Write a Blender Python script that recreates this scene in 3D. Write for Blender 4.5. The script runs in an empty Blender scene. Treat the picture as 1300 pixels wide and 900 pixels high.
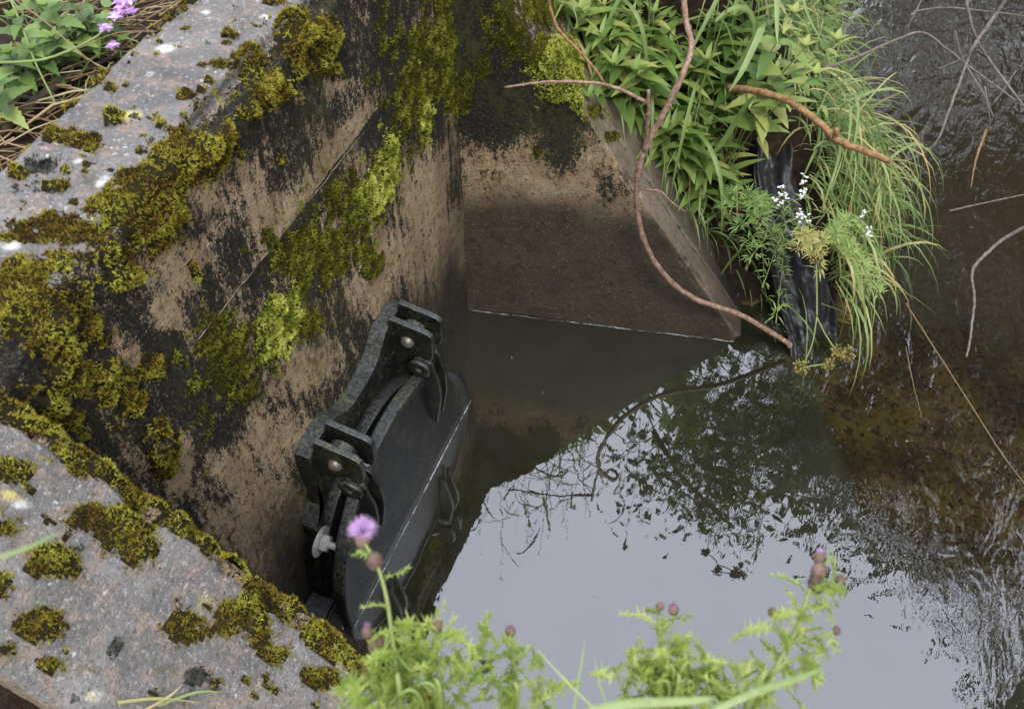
import bpy, math, random
import numpy as np
from mathutils import Vector, Matrix

R_ = math.radians
rng = np.random.default_rng(11)
random.seed(5)
SC = bpy.context.scene
COL = SC.collection

# ------------------------------------------------------------------ camera
FPX = 1200.0                                   # focal length in pixels of a 1300 px wide frame
PITCH, AZ = R_(53.13), R_(21.8014)             # looking down, and turned left of the wall's direction
CAM = np.array([0.9071, -1.8676, 2.5])
FW = np.array([-math.sin(AZ), math.cos(AZ), 0.0])
RT = np.array([math.cos(AZ), math.sin(AZ), 0.0])
DN = FW * math.cos(PITCH) + np.array([0, 0, -math.sin(PITCH)])
UP = FW * math.sin(PITCH) + np.array([0, 0, math.cos(PITCH)])
cd = bpy.data.cameras.new('camera'); cam = bpy.data.objects.new('camera', cd); COL.objects.link(cam)
cd.sensor_width = 36; cd.lens = FPX / 1300 * 36; cd.clip_start = .05; cd.clip_end = 400
m = Matrix.Identity(4)
for i in range(3):
    m[i][0], m[i][1], m[i][2], m[i][3] = RT[i], UP[i], -DN[i], CAM[i]
cam.matrix_world = m
cd.dof.use_dof = True; cd.dof.focus_distance = 2.35; cd.dof.aperture_fstop = 8
SC.camera = cam

# ------------------------------------------------------------------ light: an overcast day
w = bpy.data.worlds.new('World'); SC.world = w; w.use_nodes = True
wn, wl = w.node_tree.nodes, w.node_tree.links
wn.clear()
SAZ = R_(150)
wo = wn.new('ShaderNodeOutputWorld'); bg = wn.new('ShaderNodeBackground')
sky = wn.new('ShaderNodeTexSky'); sky.sky_type = 'NISHITA'; sky.sun_disc = False
sky.sun_elevation = R_(58); sky.sun_rotation = SAZ; sky.air_density = 1.2; sky.dust_density = 3
mx = wn.new('ShaderNodeMix'); mx.data_type = 'RGBA'; mx.inputs[0].default_value = .82
tc = wn.new('ShaderNodeTexCoord'); nz = wn.new('ShaderNodeTexNoise'); nz.inputs['Scale'].default_value = 1.6
nz.inputs['Detail'].default_value = 3
cr = wn.new('ShaderNodeValToRGB'); cr.color_ramp.elements[0].position = .3; cr.color_ramp.elements[1].position = .75
cr.color_ramp.elements[0].color = (7.3, 7.6, 8.8, 1); cr.color_ramp.elements[1].color = (8.5, 8.7, 9.8, 1)
wl.new(tc.outputs['Generated'], nz.inputs['Vector']); wl.new(nz.outputs['Fac'], cr.inputs['Fac'])
wl.new(sky.outputs[0], mx.inputs[6]); wl.new(cr.outputs[0], mx.inputs[7])
# a brighter patch added to the sky high ahead, to lift the pool's reflection
vd = wn.new('ShaderNodeVectorMath'); vd.operation = 'DOT_PRODUCT'; vd.inputs[1].default_value = tuple(FW * .5 + np.array([0, 0, .866]))
wl.new(tc.outputs['Generated'], vd.inputs[0]); mr = wn.new('ShaderNodeMapRange'); mr.interpolation_type = 'SMOOTHSTEP'
for i_, v_ in enumerate((0, .35, 1., .72, 1.75)):
    if i_: mr.inputs[i_].default_value = v_
wl.new(vd.outputs['Value'], mr.inputs[0]); vm = wn.new('ShaderNodeVectorMath'); vm.operation = 'SCALE'
wl.new(mx.outputs[2], vm.inputs[0]); wl.new(mr.outputs[0], vm.inputs['Scale'])
wl.new(vm.outputs[0], bg.inputs[0]); bg.inputs[1].default_value = .13
wl.new(bg.outputs[0], wo.inputs[0])
sd = bpy.data.lights.new('sun', 'SUN'); sd.energy = 1.2; sd.angle = R_(14); sd.color = (1, .97, .92)
sun = bpy.data.objects.new('sun', sd); COL.objects.link(sun)
# the sun is high, behind the photographer's right shoulder, behind cloud
sdir = Vector((math.sin(SAZ) * math.cos(R_(58)), math.cos(SAZ) * math.cos(R_(58)), math.sin(R_(58))))
sun.rotation_euler = sdir.to_track_quat('Z', 'Y').to_euler()
SC.view_settings.view_transform = 'Standard'; SC.view_settings.look = 'None'
SC.view_settings.exposure = 0.82; SC.view_settings.gamma = 1; SC.view_settings.use_curve_mapping = False
SC.cycles.max_bounces = 6; SC.cycles.transparent_max_bounces = 12
SC.cycles.caustics_reflective = False; SC.cycles.caustics_refractive = False

# ------------------------------------------------------------------ survey helpers: bearings taken from the camera
def ray(x, y): return DN * FPX + RT * (x - 650) - UP * (y - 450)
def on_plane(x, y, p, n):
    r = ray(x, y); return CAM + r * ((np.array(p, float) - CAM) @ n) / (r @ n)
def on_z(x, y, z=0.0): return on_plane(x, y, (0, 0, z), np.array([0, 0, 1.]))
def on_x(x, y, X=0.0): return on_plane(x, y, (X, 0, 0), np.array([1., 0, 0]))
def at_d(x, y, d):
    r = ray(x, y); return CAM + r / np.linalg.norm(r) * d

# ------------------------------------------------------------------ noise
def _h(ix, iy, iz, seed):
    n = (ix * 374761393 + iy * 668265263 + iz * 2147483647 + seed * 974634777) & 0xFFFFFFFF
    n = ((n ^ (n >> 13)) * 1274126177) & 0xFFFFFFFF
    n = (n ^ (n >> 16)) & 0xFFFFFFFF
    n = (n * 2246822519) & 0xFFFFFFFF
    return ((n ^ (n >> 15)) & 0xFFFFFF) / float(0xFFFFFF)
def vnoise(P, seed=0):
    P = np.asarray(P, float); I = np.floor(P).astype(np.int64); F = P - I; F = F * F * (3 - 2 * F); o = 0
    for dx in (0, 1):
        for dy in (0, 1):
            for dz in (0, 1):
                wgt = (F[..., 0] if dx else 1 - F[..., 0]) * (F[..., 1] if dy else 1 - F[..., 1]) * (F[..., 2] if dz else 1 - F[..., 2])
                o = o + wgt * _h(I[..., 0] + dx, I[..., 1] + dy, I[..., 2] + dz, seed)
    return o
def fbm(P, scale, oct=4, seed=0, rough=.5):
    P = np.asarray(P, float) * scale; s = 0; a = 1; t = 0
    for k in range(oct):
        s = s + a * vnoise(P * 2 ** k + 17.3 * k, seed + k); t += a; a *= rough
    return s / t                                # 0..1 about .5
def sm(a, b, x):
    t = np.clip((x - a) / (b - a), 0, 1); return t * t * (3 - 2 * t)

# ------------------------------------------------------------------ mesh helpers
def smooth_path(P, n=6):
    """Catmull-Rom through points"""
    P = [np.asarray(p, float) for p in P]; Q = [2 * P[0] - P[1]] + P + [2 * P[-1] - P[-2]]; o = []
    for i in range(1, len(Q) - 2):
        for k in range(n):
            t = k / n; a, b, c, d = Q[i - 1:i + 3]
            o.append(.5 * (2 * b + (c - a) * t + (2 * a - 5 * b + 4 * c - d) * t * t + (3 * b - a - 3 * c + d) * t ** 3))
    return o + [P[-1]]
def link(o, parent=None):
    COL.objects.link(o)
    if parent is not None: o.parent = parent
    return o
def tag(o, label=None, cat=None, group=None, kind=None):
    if label: o['label'] = label
    if cat: o['category'] = cat
    if group: o['group'] = group
    if kind: o['kind'] = kind
    return o
def npmesh(name, V, F, mat, parent=None, attrs=None, smooth=True):
    """V (n,3); F (m,4) or (m,3) array"""
    V = np.asarray(V, np.float32); F = np.asarray(F, np.int32); k = F.shape[1]
    me = bpy.data.meshes.new(name)
    me.vertices.add(len(V)); me.vertices.foreach_set('co', V.ravel())
    me.loops.add(F.size); me.loops.foreach_set('vertex_index', F.ravel())
    me.polygons.add(len(F)); me.polygons.foreach_set('loop_start', np.arange(len(F), dtype=np.int32) * k)
    me.update(calc_edges=True)
    me.polygons.foreach_set('use_smooth', np.full(len(F), smooth))
    for an, av in (attrs or {}).items():
        a = me.attributes.new(an, 'FLOAT', 'POINT'); a.data.foreach_set('value', np.asarray(av, np.float32).ravel())
    me.materials.append(mat); me.validate()
    return link(bpy.data.objects.new(name, me), parent)
class MB:
    """collects shapes for one mesh; v is a per-shape shade variation of the plant itself"""
    def __init__(s): s.V = []; s.F = []; s.A = []; s.n = 0
    def add(s, V, F, v=.5):
        V = np.asarray(V, float); s.V.append(V); s.F += [[i + s.n for i in f] for f in F]
        s.A += [v] * len(V); s.n += len(V)
    def tube(s, P, r, n=6, v=.5, cap=True):
        P = [np.asarray(p, float) for p in P]; r = r if hasattr(r, '__len__') else [r] * len(P)
        V = []; ref = np.array([.3, .2, .93])
        for i, p in enumerate(P):
            d = P[min(i + 1, len(P) - 1)] - P[max(i - 1, 0)]; d = d / (np.linalg.norm(d) + 1e-9)
            a = np.cross(d, ref); 
            if np.linalg.norm(a) < .1: a = np.cross(d, [1, 0, 0])
            a /= np.linalg.norm(a); b = np.cross(d, a)
            for k in range(n):
                t = 2 * math.pi * k / n; V.append(p + (a * math.cos(t) + b * math.sin(t)) * r[i])
        F = []
        for i in range(len(P) - 1):
            for k in range(n): F.append([i * n + k, i * n + (k + 1) % n, (i + 1) * n + (k + 1) % n, (i + 1) * n + k])
        if cap: F += [list(range(n))[::-1], [(len(P) - 1) * n + k for k in range(n)]]
        s.add(V, F, v)
    def blade(s, P, wd, v=.5, up=(0, 0, 1), fold=.25):
        """folded ribbon along P, widths wd (half)"""
        P = [np.asarray(p, float) for p in P]; V = []; F = []; up = np.asarray(up, float)
        for i, p in enumerate(P):
            d = P[min(i + 1, len(P) - 1)] - P[max(i - 1, 0)]; d = d / (np.linalg.norm(d) + 1e-9)
            sd_ = np.cross(d, up); L = np.linalg.norm(sd_)
            sd_ = sd_ / L if L > .05 else np.array([1., 0, 0]); nn = np.cross(sd_, d)
            V += [p - sd_ * wd[i], p - nn * wd[i] * fold, p + sd_ * wd[i]]
        for i in range(len(P) - 1):
            a = i * 3; F += [[a, a + 1, a + 4, a + 3], [a + 1, a + 2, a + 5, a + 4]]
        s.add(V, F, v)
    def leaf(s, o, d, up, L, W, kind='lance', curl=.3, v=.5, serr=0.):
        o = np.asarray(o, float); d = np.asarray(d, float); d = d / np.linalg.norm(d)
        up = np.asarray(up, float); sd_ = np.cross(d, up); sd_ /= (np.linalg.norm(sd_) + 1e-9); nn = np.cross(sd_, d)
        n = 12 if serr else 7; V = []; F = []
        for i in range(n + 1):
            t = i / n
            wv = {'lance': math.sin(math.pi * t ** .75) ** .9, 'ovate': math.sin(math.pi * t ** .55) ** .8,
                  'oblong': math.sin(math.pi * t) ** .5}[kind] * W / 2 if 0 < t < 1 else 0.0008
            if serr and 0 < t < 1: wv *= 1 + (serr if i % 2 else -serr)
            c = o + d * L * t - nn * curl * L * t * t
            back = d * (-serr * W * .35 if (serr and not i % 2) else 0)
            V += [c - sd_ * wv + nn * wv * .28 + back, c, c + sd_ * wv + nn * wv * .28 + back]
        for i in range(n):
            a = i * 3; F += [[a, a + 1, a + 4, a + 3], [a + 1, a + 2, a + 5, a + 4]]
        s.add(V, F, v)
    def ball(s, c, r, v=.5, nu=8, nv=6, sc=(1, 1, 1), axis=None):
        V = []; F = []; c = np.asarray(c, float)
        if axis is None: B = np.eye(3)
        else:
            z = np.asarray(axis, float); z = z / np.linalg.norm(z); x = np.cross(z, [.31, .17, .9]); x /= np.linalg.norm(x); B = np.array([x, np.cross(z, x), z])
        for i in range(nv + 1):
            ph = math.pi * i / nv
            for k in range(nu):
                t = 2 * math.pi * k / nu
                V.append(c + (np.array([math.sin(ph) * math.cos(t) * sc[0], math.sin(ph) * math.sin(t) * sc[1], math.cos(ph) * sc[2]]) * r) @ B)
        for i in range(nv):
            for k in range(nu): F.append([i * nu + k, (i + 1) * nu + k, (i + 1) * nu + (k + 1) % nu, i * nu + (k + 1) % nu])
        s.add(V, F, v)
    def lathe(s, base, axis, prof, n=16, v=.5):
        """prof [(along, radius)]"""
        z = np.asarray(axis, float); z = z / np.linalg.norm(z); x = np.cross(z, [.31, .17, .9]); x /= np.linalg.norm(x); y = np.cross(z, x)
        V = []; F = []
        for (a, r) in prof:
            for k in range(n):
                t = 2 * math.pi * k / n; V.append(np.asarray(base) + z * a + (x * math.cos(t) + y * math.sin(t)) * r)
        for i in range(len(prof) - 1):
            for k in range(n): F.append([i * n + k, i * n + (k + 1) % n, (i + 1) * n + (k + 1) % n, (i + 1) * n + k])
        F += [list(range(n))[::-1], [(len(prof) - 1) * n + k for k in range(n)]]
        s.add(V, F, v)
    def build(s, name, mat, parent=None, smooth=True, bevel=0, origin=None):
        me = bpy.data.meshes.new(name); V = np.concatenate(s.V) if s.V else np.zeros((0, 3))
        me.from_pydata(V.tolist(), [], s.F); me.update()
        if s.F and len(s.A) == len(V):
            a = me.attributes.new('v', 'FLOAT', 'POINT'); a.data.foreach_set('value', np.asarray(s.A, np.float32))
        me.polygons.foreach_set('use_smooth', [smooth] * len(me.polygons))
        me.materials.append(mat); o = link(bpy.data.objects.new(name, me), parent)
        if bevel:
            b = o.modifiers.new('bevel', 'BEVEL'); b.width = bevel; b.segments = 2; b.limit_method = 'ANGLE'; b.angle_limit = R_(40)
        return o
def empty(name, loc=(0, 0, 0)):
    o = bpy.data.objects.new(name, None); o.empty_display_size = .05; COL.objects.link(o); return o
# things keep their Empty at the world origin of their mesh data, shifted to the foot of the thing
def root_at(o, loc):
    o.location = loc
    o.matrix_world = Matrix.Translation(loc)
    for c in o.children: c.matrix_parent_inverse = Matrix.Translation(loc).inverted()

# ------------------------------------------------------------------ material helper
class MT:
    def __init__(s, name):
        s.m = bpy.data.materials.new(name); s.m.use_nodes = True; s.N = s.m.node_tree.nodes; s.L = s.m.node_tree.links
        s.N.clear(); s.out = s.N.new('ShaderNodeOutputMaterial'); s.co = s.N.new('ShaderNodeTexCoord').outputs['Object']
    def sock(s, i, v):
        if v is None: return
        if isinstance(v, bpy.types.NodeSocket): s.L.new(v, i)
        else: i.default_value = (tuple(v) + (1,) if hasattr(v, '__len__') and len(v) == 3 and i.type == 'RGBA' else v)
    def attr(s, n): a = s.N.new('ShaderNodeAttribute'); a.attribute_name = n; return a.outputs['Fac']
    def scale(s, v): n = s.N.new('ShaderNodeMapping'); n.inputs['Scale'].default_value = v; s.L.new(s.co, n.inputs['Vector']); return n.outputs[0]
    def noise(s, sc, det=4, vec=None, rough=.55, dist=0):
        n = s.N.new('ShaderNodeTexNoise'); n.inputs['Scale'].default_value = sc; n.inputs['Detail'].default_value = det
        n.inputs['Roughness'].default_value = rough; n.inputs['Distortion'].default_value = dist
        s.L.new(vec or s.co, n.inputs['Vector']); return n.outputs['Fac']
    def voro(s, sc, vec=None, feat='F1', rnd=1):
        n = s.N.new('ShaderNodeTexVoronoi'); n.inputs['Scale'].default_value = sc; n.feature = feat
        s.L.new(vec or s.co, n.inputs['Vector']); return n.outputs[0]
    def math(s, op, a, b=0., c=0.):
        n = s.N.new('ShaderNodeMath'); n.operation = op
        for i, x in enumerate((a, b, c)): s.sock(n.inputs[i], x)
        return n.outputs[0]
    def rng(s, x, a, b, lo=0., hi=1.):
        n = s.N.new('ShaderNodeMapRange'); n.interpolation_type = 'SMOOTHSTEP'
        for i, q in enumerate((x, a, b, lo, hi)): s.sock(n.inputs[i], q)
        return n.outputs[0]
    def mix(s, f, a, b):
        n = s.N.new('ShaderNodeMix'); n.data_type = 'RGBA'; s.sock(n.inputs[0], f); s.sock(n.inputs[6], a); s.sock(n.inputs[7], b); return n.outputs[2]
    def ramp(s, x, stops):
        n = s.N.new('ShaderNodeValToRGB'); e = n.color_ramp.elements
        while len(e) < len(stops): e.new(.5)
        for i, (p, c) in enumerate(stops): e[i].position = p; e[i].color = tuple(c) + (1,)
        s.sock(n.inputs[0], x); return n.outputs[0]
    def bump(s, h, st=.5, dist=.01, nrm=None):
        n = s.N.new('ShaderNodeBump'); n.inputs['Strength'].default_value = st; n.inputs['Distance'].default_value = dist
        s.sock(n.inputs['Height'], h)
        if nrm is not None: s.L.new(nrm, n.inputs['Normal'])
        return n.outputs[0]
    def bsdf(s, col, rough=.8, nrm=None, spec=.5, metal=0., trans=None):
        b = s.N.new('ShaderNodeBsdfPrincipled'); s.sock(b.inputs['Base Color'], col); s.sock(b.inputs['Roughness'], rough)
        b.inputs['Specular IOR Level'].default_value = spec; b.inputs['Metallic'].default_value = metal
        if nrm is not None: s.L.new(nrm, b.inputs['Normal'])
        o = b.outputs[0]
        if trans:
            t = s.N.new('ShaderNodeBsdfTranslucent'); s.sock(t.inputs[0], col)
            mm = s.N.new('ShaderNodeMixShader'); mm.inputs[0].default_value = trans
            s.L.new(o, mm.inputs[1]); s.L.new(t.outputs[0], mm.inputs[2]); o = mm.outputs[0]
        s.L.new(o, s.out.inputs[0]); return s.m

def concrete(name, top_tone, warm):
    k = MT(name)
    blk, top, wet, alg, wht, yel = (k.attr(a) for a in ('blk', 'top', 'wet', 'alg', 'wht', 'yel'))
    streak = k.noise(75, 5, k.scale((1, 1, .5)), .8); grain = k.noise(260, 3, None, .7); big = k.noise(9, 5, None, .6); mid = k.noise(34, 5, None, .65)
    wn_ = k.N.new('ShaderNodeTexNoise'); wn_.inputs['Scale'].default_value = 70; k.L.new(k.co, wn_.inputs['Vector']); wa = k.N.new('ShaderNodeVectorMath'); wa.operation = 'MULTIPLY_ADD'; k.L.new(wn_.outputs['Color'], wa.inputs[0]); wa.inputs[1].default_value = (.022,) * 3; k.L.new(k.co, wa.inputs[2]); wob = wa.outputs[0]
    tan = k.ramp(big, [(.3, (.34, .225, .12)), (.5, (.52, .375, .215)), (.72, (.66, .52, .33))])
    tan = k.mix(k.rng(mid, .48, .72), tan, (.30, .235, .15))
    face = k.mix(k.math('MULTIPLY', k.rng(k.noise(62, 5, k.scale((1, 1, .6)), .75), .55, .62), .8), tan, (.07, .055, .035)); face = k.mix(k.rng(grain, .48, .76), face, (.15, .10, .06)); face = k.mix(k.math('MULTIPLY', k.rng(k.noise(110, 4, None, .8), .56, .66), .55), face, (.56, .47, .36))
    peb = k.voro(120); pick = k.rng(k.noise(45, 2), .55, .62)
    face = k.mix(k.math('MULTIPLY', k.rng(peb, .28, .18), pick), face, (.45, .38, .30))
    g = k.ramp(big, [(.3, top_tone[0]), (.55, top_tone[1]), (.75, top_tone[2])])
    g = k.mix(k.rng(mid, .47, .68), g, warm)
    g = k.mix(k.math('MULTIPLY', k.rng(k.voro(75, wob), .26, .14), k.rng(k.noise(14, 3), .5, .62)), g, (.62, .60, .57))
    g = k.mix(k.math('MULTIPLY', k.rng(k.voro(38, wob), .2, .12), k.rng(k.noise(11, 2), .55, .6)), g, (.05, .05, .045))
    fine = k.noise(130, 4, None, .8); g = k.mix(k.math('MULTIPLY', k.rng(fine, .54, .64), .75), g, (.11, .105, .10)); g = k.mix(k.math('MULTIPLY', k.rng(fine, .44, .36), .7), g, (.50, .48, .46)); g = k.mix(k.rng(grain, .55, .8), g, (.16, .155, .15))
    g = k.mix(k.math('MULTIPLY', wht, k.rng(mid, .3, .5)), g, (.78, .77, .73))
    g = k.mix(k.math('MULTIPLY', yel, k.rng(mid, .3, .5)), g, (.72, .60, .22))
    c = k.mix(top, face, g)
    # black crust of lichen and algae: patches set by the stain attribute, broken up by streaky noise
    bm_ = k.math('ADD', blk, k.math('MULTIPLY', k.math('SUBTRACT', streak, .5), 1.9))
    bm_ = k.math('ADD', bm_, k.math('MULTIPLY', k.math('SUBTRACT', grain, .5), .5))
    bm_ = k.math('ADD', bm_, k.math('MULTIPLY', k.math('SUBTRACT', k.noise(190, 4, None, .8), .5), 1.5)); bmask = k.rng(bm_, .45, .60)
    crust = k.ramp(k.noise(130, 5, None, .8), [(.38, (.007, .0065, .005)), (.52, (.020, .018, .013)), (.62, (.075, .066, .042)), (.72, (.20, .17, .11))])
    c = k.mix(bmask, c, crust)
    c = k.mix(k.math('MULTIPLY', k.rng(k.noise(24, 4, k.scale((1, 1, .6)), .7), .58, .70), .45), c, (.11, .11, .035)); c = k.mix(k.math('MULTIPLY', alg, k.rng(k.noise(50, 5, k.scale((1, 1, .5)), .7), .38, .62)), c, (.075, .08, .018))
    dampc = k.mix(k.rng(mid, .4, .65), (.014, .0135, .010), (.043, .038, .026)); dampc = k.mix(k.math('MULTIPLY', k.rng(k.voro(120, wob), .34, .18), k.rng(k.noise(20, 3), .42, .55)), dampc, (.15, .13, .09)); dampc = k.mix(k.math('MULTIPLY', k.rng(fine, .58, .66), .5), dampc, (.13, .10, .055))
    c = k.mix(k.math('MULTIPLY', wet, .96), c, dampc)
    h = k.math('ADD', k.math('MULTIPLY', grain, .5), k.math('MULTIPLY', k.noise(60, 5, None, .7), 1.0))
    h = k.math('ADD', h, k.math('MULTIPLY', bmask, .35))
    h = k.math('SUBTRACT', h, k.math('MULTIPLY', k.rng(k.voro(55), .22, .1), .6)); h = k.math('ADD', h, k.math('MULTIPLY', fine, 1.2))
    rg = k.math('SUBTRACT', .93, k.math('MULTIPLY', wet, .38))
    return k.bsdf(c, rg, k.bump(h, .9, .006), .35)

M = {}
M['concrete'] = concrete('weathered_concrete', [(.13, .123, .118), (.235, .225, .208), (.34, .325, .30)], (.33, .25, .20))
def leafmat(name, stops, rough=.45, trans=.35, bumpy=0):
    k = MT(name); v = k.attr('v'); v2 = k.math('ADD', v, k.math('MULTIPLY', k.math('SUBTRACT', k.noise(25, 3), .5), .35))
    c = k.ramp(v2, stops); nrm = k.bump(k.noise(160, 3), .3, .003)
    return k.bsdf(c, rough, nrm, .45, 0, trans)
M['leaf'] = leafmat('green_leaf', [(.0, (.035, .075, .018)), (.38, (.13, .23, .05)), (.7, (.28, .40, .10)), (1, (.50, .50, .16))])
M['grass'] = leafmat('grass_blade', [(.0, (.06, .11, .025)), (.4, (.18, .28, .07)), (.75, (.35, .45, .17)), (.9, (.52, .49, .19)), (1, (.56, .41, .19))], .38)
M['lime'] = leafmat('thistle_leaf', [(.0, (.24, .36, .08)), (.5, (.48, .60, .15)), (1, (.70, .72, .27))], .5, .4)
M['straw'] = leafmat('dead_straw', [(.0, (.10, .055, .025)), (.5, (.28, .18, .09)), (1, (.52, .42, .24))], .7, .1)
M['stem'] = leafmat('plant_stem', [(0, (.12, .18, .04)), (.5, (.22, .30, .08)), (1, (.34, .26, .12))], .5, .1)
M['treeleaf'] = leafmat('tree_leaf', [(0, (.02, .04, .012)), (.5, (.045, .08, .02)), (1, (.08, .12, .03))], .5, .25)
M['purple'] = leafmat('purple_petal', [(0, (.22, .08, .24)), (.5, (.50, .27, .56)), (1, (.86, .68, .92))], .7, .3)
M['white'] = leafmat('white_petal', [(0, (.6, .6, .5)), (.5, (.8, .8, .74)), (1, (.88, .88, .84))], .7, .3)
M['bract'] = leafmat('thistle_bract', [(0, (.07, .045, .03)), (.5, (.22, .14, .11)), (1, (.34, .33, .16))], .8, .1)
M['umbel'] = leafmat('seed_umbel', [(0, (.12, .09, .03)), (.5, (.26, .22, .06)), (1, (.36, .34, .10))], .7, .1)
def mossmat(name, stops):
    k = MT(name); v = k.attr('v')
    x = k.math('ADD', k.math('MULTIPLY', v, .5), k.math('MULTIPLY', k.noise(22, 4, None, .6), .75))
    return k.bsdf(k.ramp(x, stops), .9, None, .15, 0, .15)
M['moss'] = mossmat('olive_moss', [(.26, (.022, .018, .007)), (.38, (.12, .075, .014)), (.48, (.24, .175, .022)), (.60, (.34, .305, .032)), (.78, (.46, .46, .08))])
M['lime_moss'] = mossmat('lime_moss', [(.26, (.03, .04, .008)), (.42, (.16, .20, .02)), (.56, (.42, .46, .06)), (.70, (.66, .66, .14)), (.88, (.85, .85, .36))])
M['thin_moss'] = mossmat('thin_moss', [(.28, (.035, .035, .008)), (.5, (.12, .12, .014)), (.7, (.27, .28, .03)), (.9, (.42, .42, .07))])
def bark(name, a, b, c_, rough=.75):
    k = MT(name); n = k.noise(70, 5, None, .7)
    c = k.ramp(n, [(.3, a), (.52, b), (.75, c_)])
    c = k.mix(k.rng(k.noise(240, 2), .6, .72), c, (a[0] * .5, a[1] * .5, a[2] * .5))
    return k.bsdf(c, rough, k.bump(k.noise(150, 4), .7, .003), .4)
M['twig'] = bark('tan_bark', (.14, .075, .05), (.32, .20, .14), (.52, .39, .30), .5)
M['log'] = bark('orange_bark', (.10, .05, .02), (.30, .17, .07), (.42, .28, .13))
M['greytwig'] = bark('grey_bark', (.09, .075, .06), (.20, .17, .145), (.34, .30, .27))
M['darkbark'] = bark('dark_bark', (.03, .022, .015), (.06, .045, .032), (.10, .08, .06))

def metal_paint(name):
    k = MT(name); big = k.noise(14, 5, None, .65); fine = k.noise(120, 4, None, .7)
    c = k.ramp(fine, [(.3, (.007, .0075, .007)), (.6, (.013, .014, .012)), (.8, (.030, .030, .024))])
    geo = k.N.new('ShaderNodeNewGeometry'); sp = k.N.new('ShaderNodeSeparateXYZ'); k.L.new(geo.outputs['Normal'], sp.inputs[0])
    upf = k.rng(sp.outputs[2], .3, .9)
    c = k.mix(k.math('MULTIPLY', upf, k.rng(fine, .2, .8)), c, (.10, .11, .113))      # silt dried on ledges
    c = k.mix(k.math('MULTIPLY', k.math('MULTIPLY', k.rng(big, .46, .64), k.rng(fine, .42, .62)), k.rng(sp.outputs[2], -.4, .6, .3, 1.)), c, (.10, .105, .05))
    c = k.mix(k.math('MULTIPLY', k.rng(k.noise(9, 4), .66, .78), k.rng(k.noise(160, 3), .48, .6)), c, (.09, .05, .025)); c = k.mix(k.rng(k.voro(90), .16, .07), c, (.17, .17, .11))
    return k.bsdf(c, k.ramp(fine, [(.3, (.22,) * 3), (.7, (.55,) * 3)]), k.bump(k.noise(180, 4), .45, .002), .5)
M['iron'] = metal_paint('wet_black_cast_iron')
k = MT('bare_bolt_metal'); M['bolt'] = k.bsdf(k.ramp(k.noise(140, 4), [(.3, (.12, .10, .075)), (.7, (.30, .28, .235))]), .45, k.bump(k.noise(200, 3), .4, .002), .5, .6)
k = MT('bright_zinc'); M['zinc'] = k.bsdf((.72, .72, .70), k.rng(k.noise(80, 3), .3, .7, .18, .4), k.bump(k.noise(90, 3), .2, .002), .8, .35)
k = MT('black_polythene'); M['sheet'] = k.bsdf(k.ramp(k.noise(18, 4), [(.4, (.016, .016, .018)), (.75, (.035, .035, .038))]), k.rng(k.noise(14, 3), .3, .7, .34, .60), k.bump(k.noise(34, 4, None, .5, 1.2), .35, .012), .6)
k = MT('painted_glint'); M['glint'] = k.bsdf(k.ramp(k.noise(150, 3), [(.4, (.14, .14, .13)), (.6, (.50, .52, .54))]), .4, None, .5)  # pale colour standing in for the bright highlight on the water's edge
k = MT('bank_soil'); n_ = k.noise(26, 6, None, .7)
c_ = k.ramp(n_, [(.3, (.012, .008, .005)), (.55, (.04, .026, .016)), (.75, (.09, .06, .035))])
M['soil'] = k.bsdf(c_, .9, k.bump(n_, 1., .03), .2)
k = MT('river_bed'); n_ = k.noise(7, 6, None, .65); n2 = k.noise(40, 4)
c_ = k.ramp(n_, [(.32, (.035, .018, .006)), (.5, (.13, .065, .018)), (.66, (.22, .13, .035)), (.8, (.16, .15, .03))])
c_ = k.mix(k.rng(n2, .5, .65), c_, (.06, .035, .014)); M['bed'] = k.bsdf(c_, .9, k.bump(n2, .8, .02), .2)

# ------------------------------------------------------------------ survey of the walls
WD = np.array([.97407, .22623, 0.]); WN = np.array([-.22623, .97407, 0.])      # far wing: direction and outward side
HT = 1.505
def blobs(P, L, d=.10):
    """strongest of a list of patches at points P; each is (px, py, rx, ry, angle, strength, surface)"""
    out = np.full(P.shape[:-1], -9.)
    for (px, py, rx, ry, ang, st, surf) in L:
        pl = PL[surf]; c = on_plane(px, py, *pl); ca, sa = math.cos(R_(ang)), math.sin(R_(ang))
        a = on_plane(px + rx * ca, py + rx * sa, *pl) - c; b = on_plane(px - ry * sa, py + ry * ca, *pl) - c
        n = np.array(pl[1], float); n = n / np.linalg.norm(n)
        B = np.linalg.inv(np.array([a, b, n * d]).T)
        q = (P - c) @ B.T
        out = np.maximum(out, st * (1 - np.sqrt((q ** 2).sum(-1))))
    return out
farn = np.cross(WD + np.array([0, 0, -1.5]), WN)
PL = {'F': ((0, 0, 0), np.array([1., 0, 0])), 'T': ((0, 0, HT), np.array([0, 0, 1.])),
      'W': ((0, 0, 0), WN), 'S': (tuple(WD * .923), farn), 'N': ((0, -1.462, 1.515), np.cross([1, 0, -1.05], [0, 1., 0]))}

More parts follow.
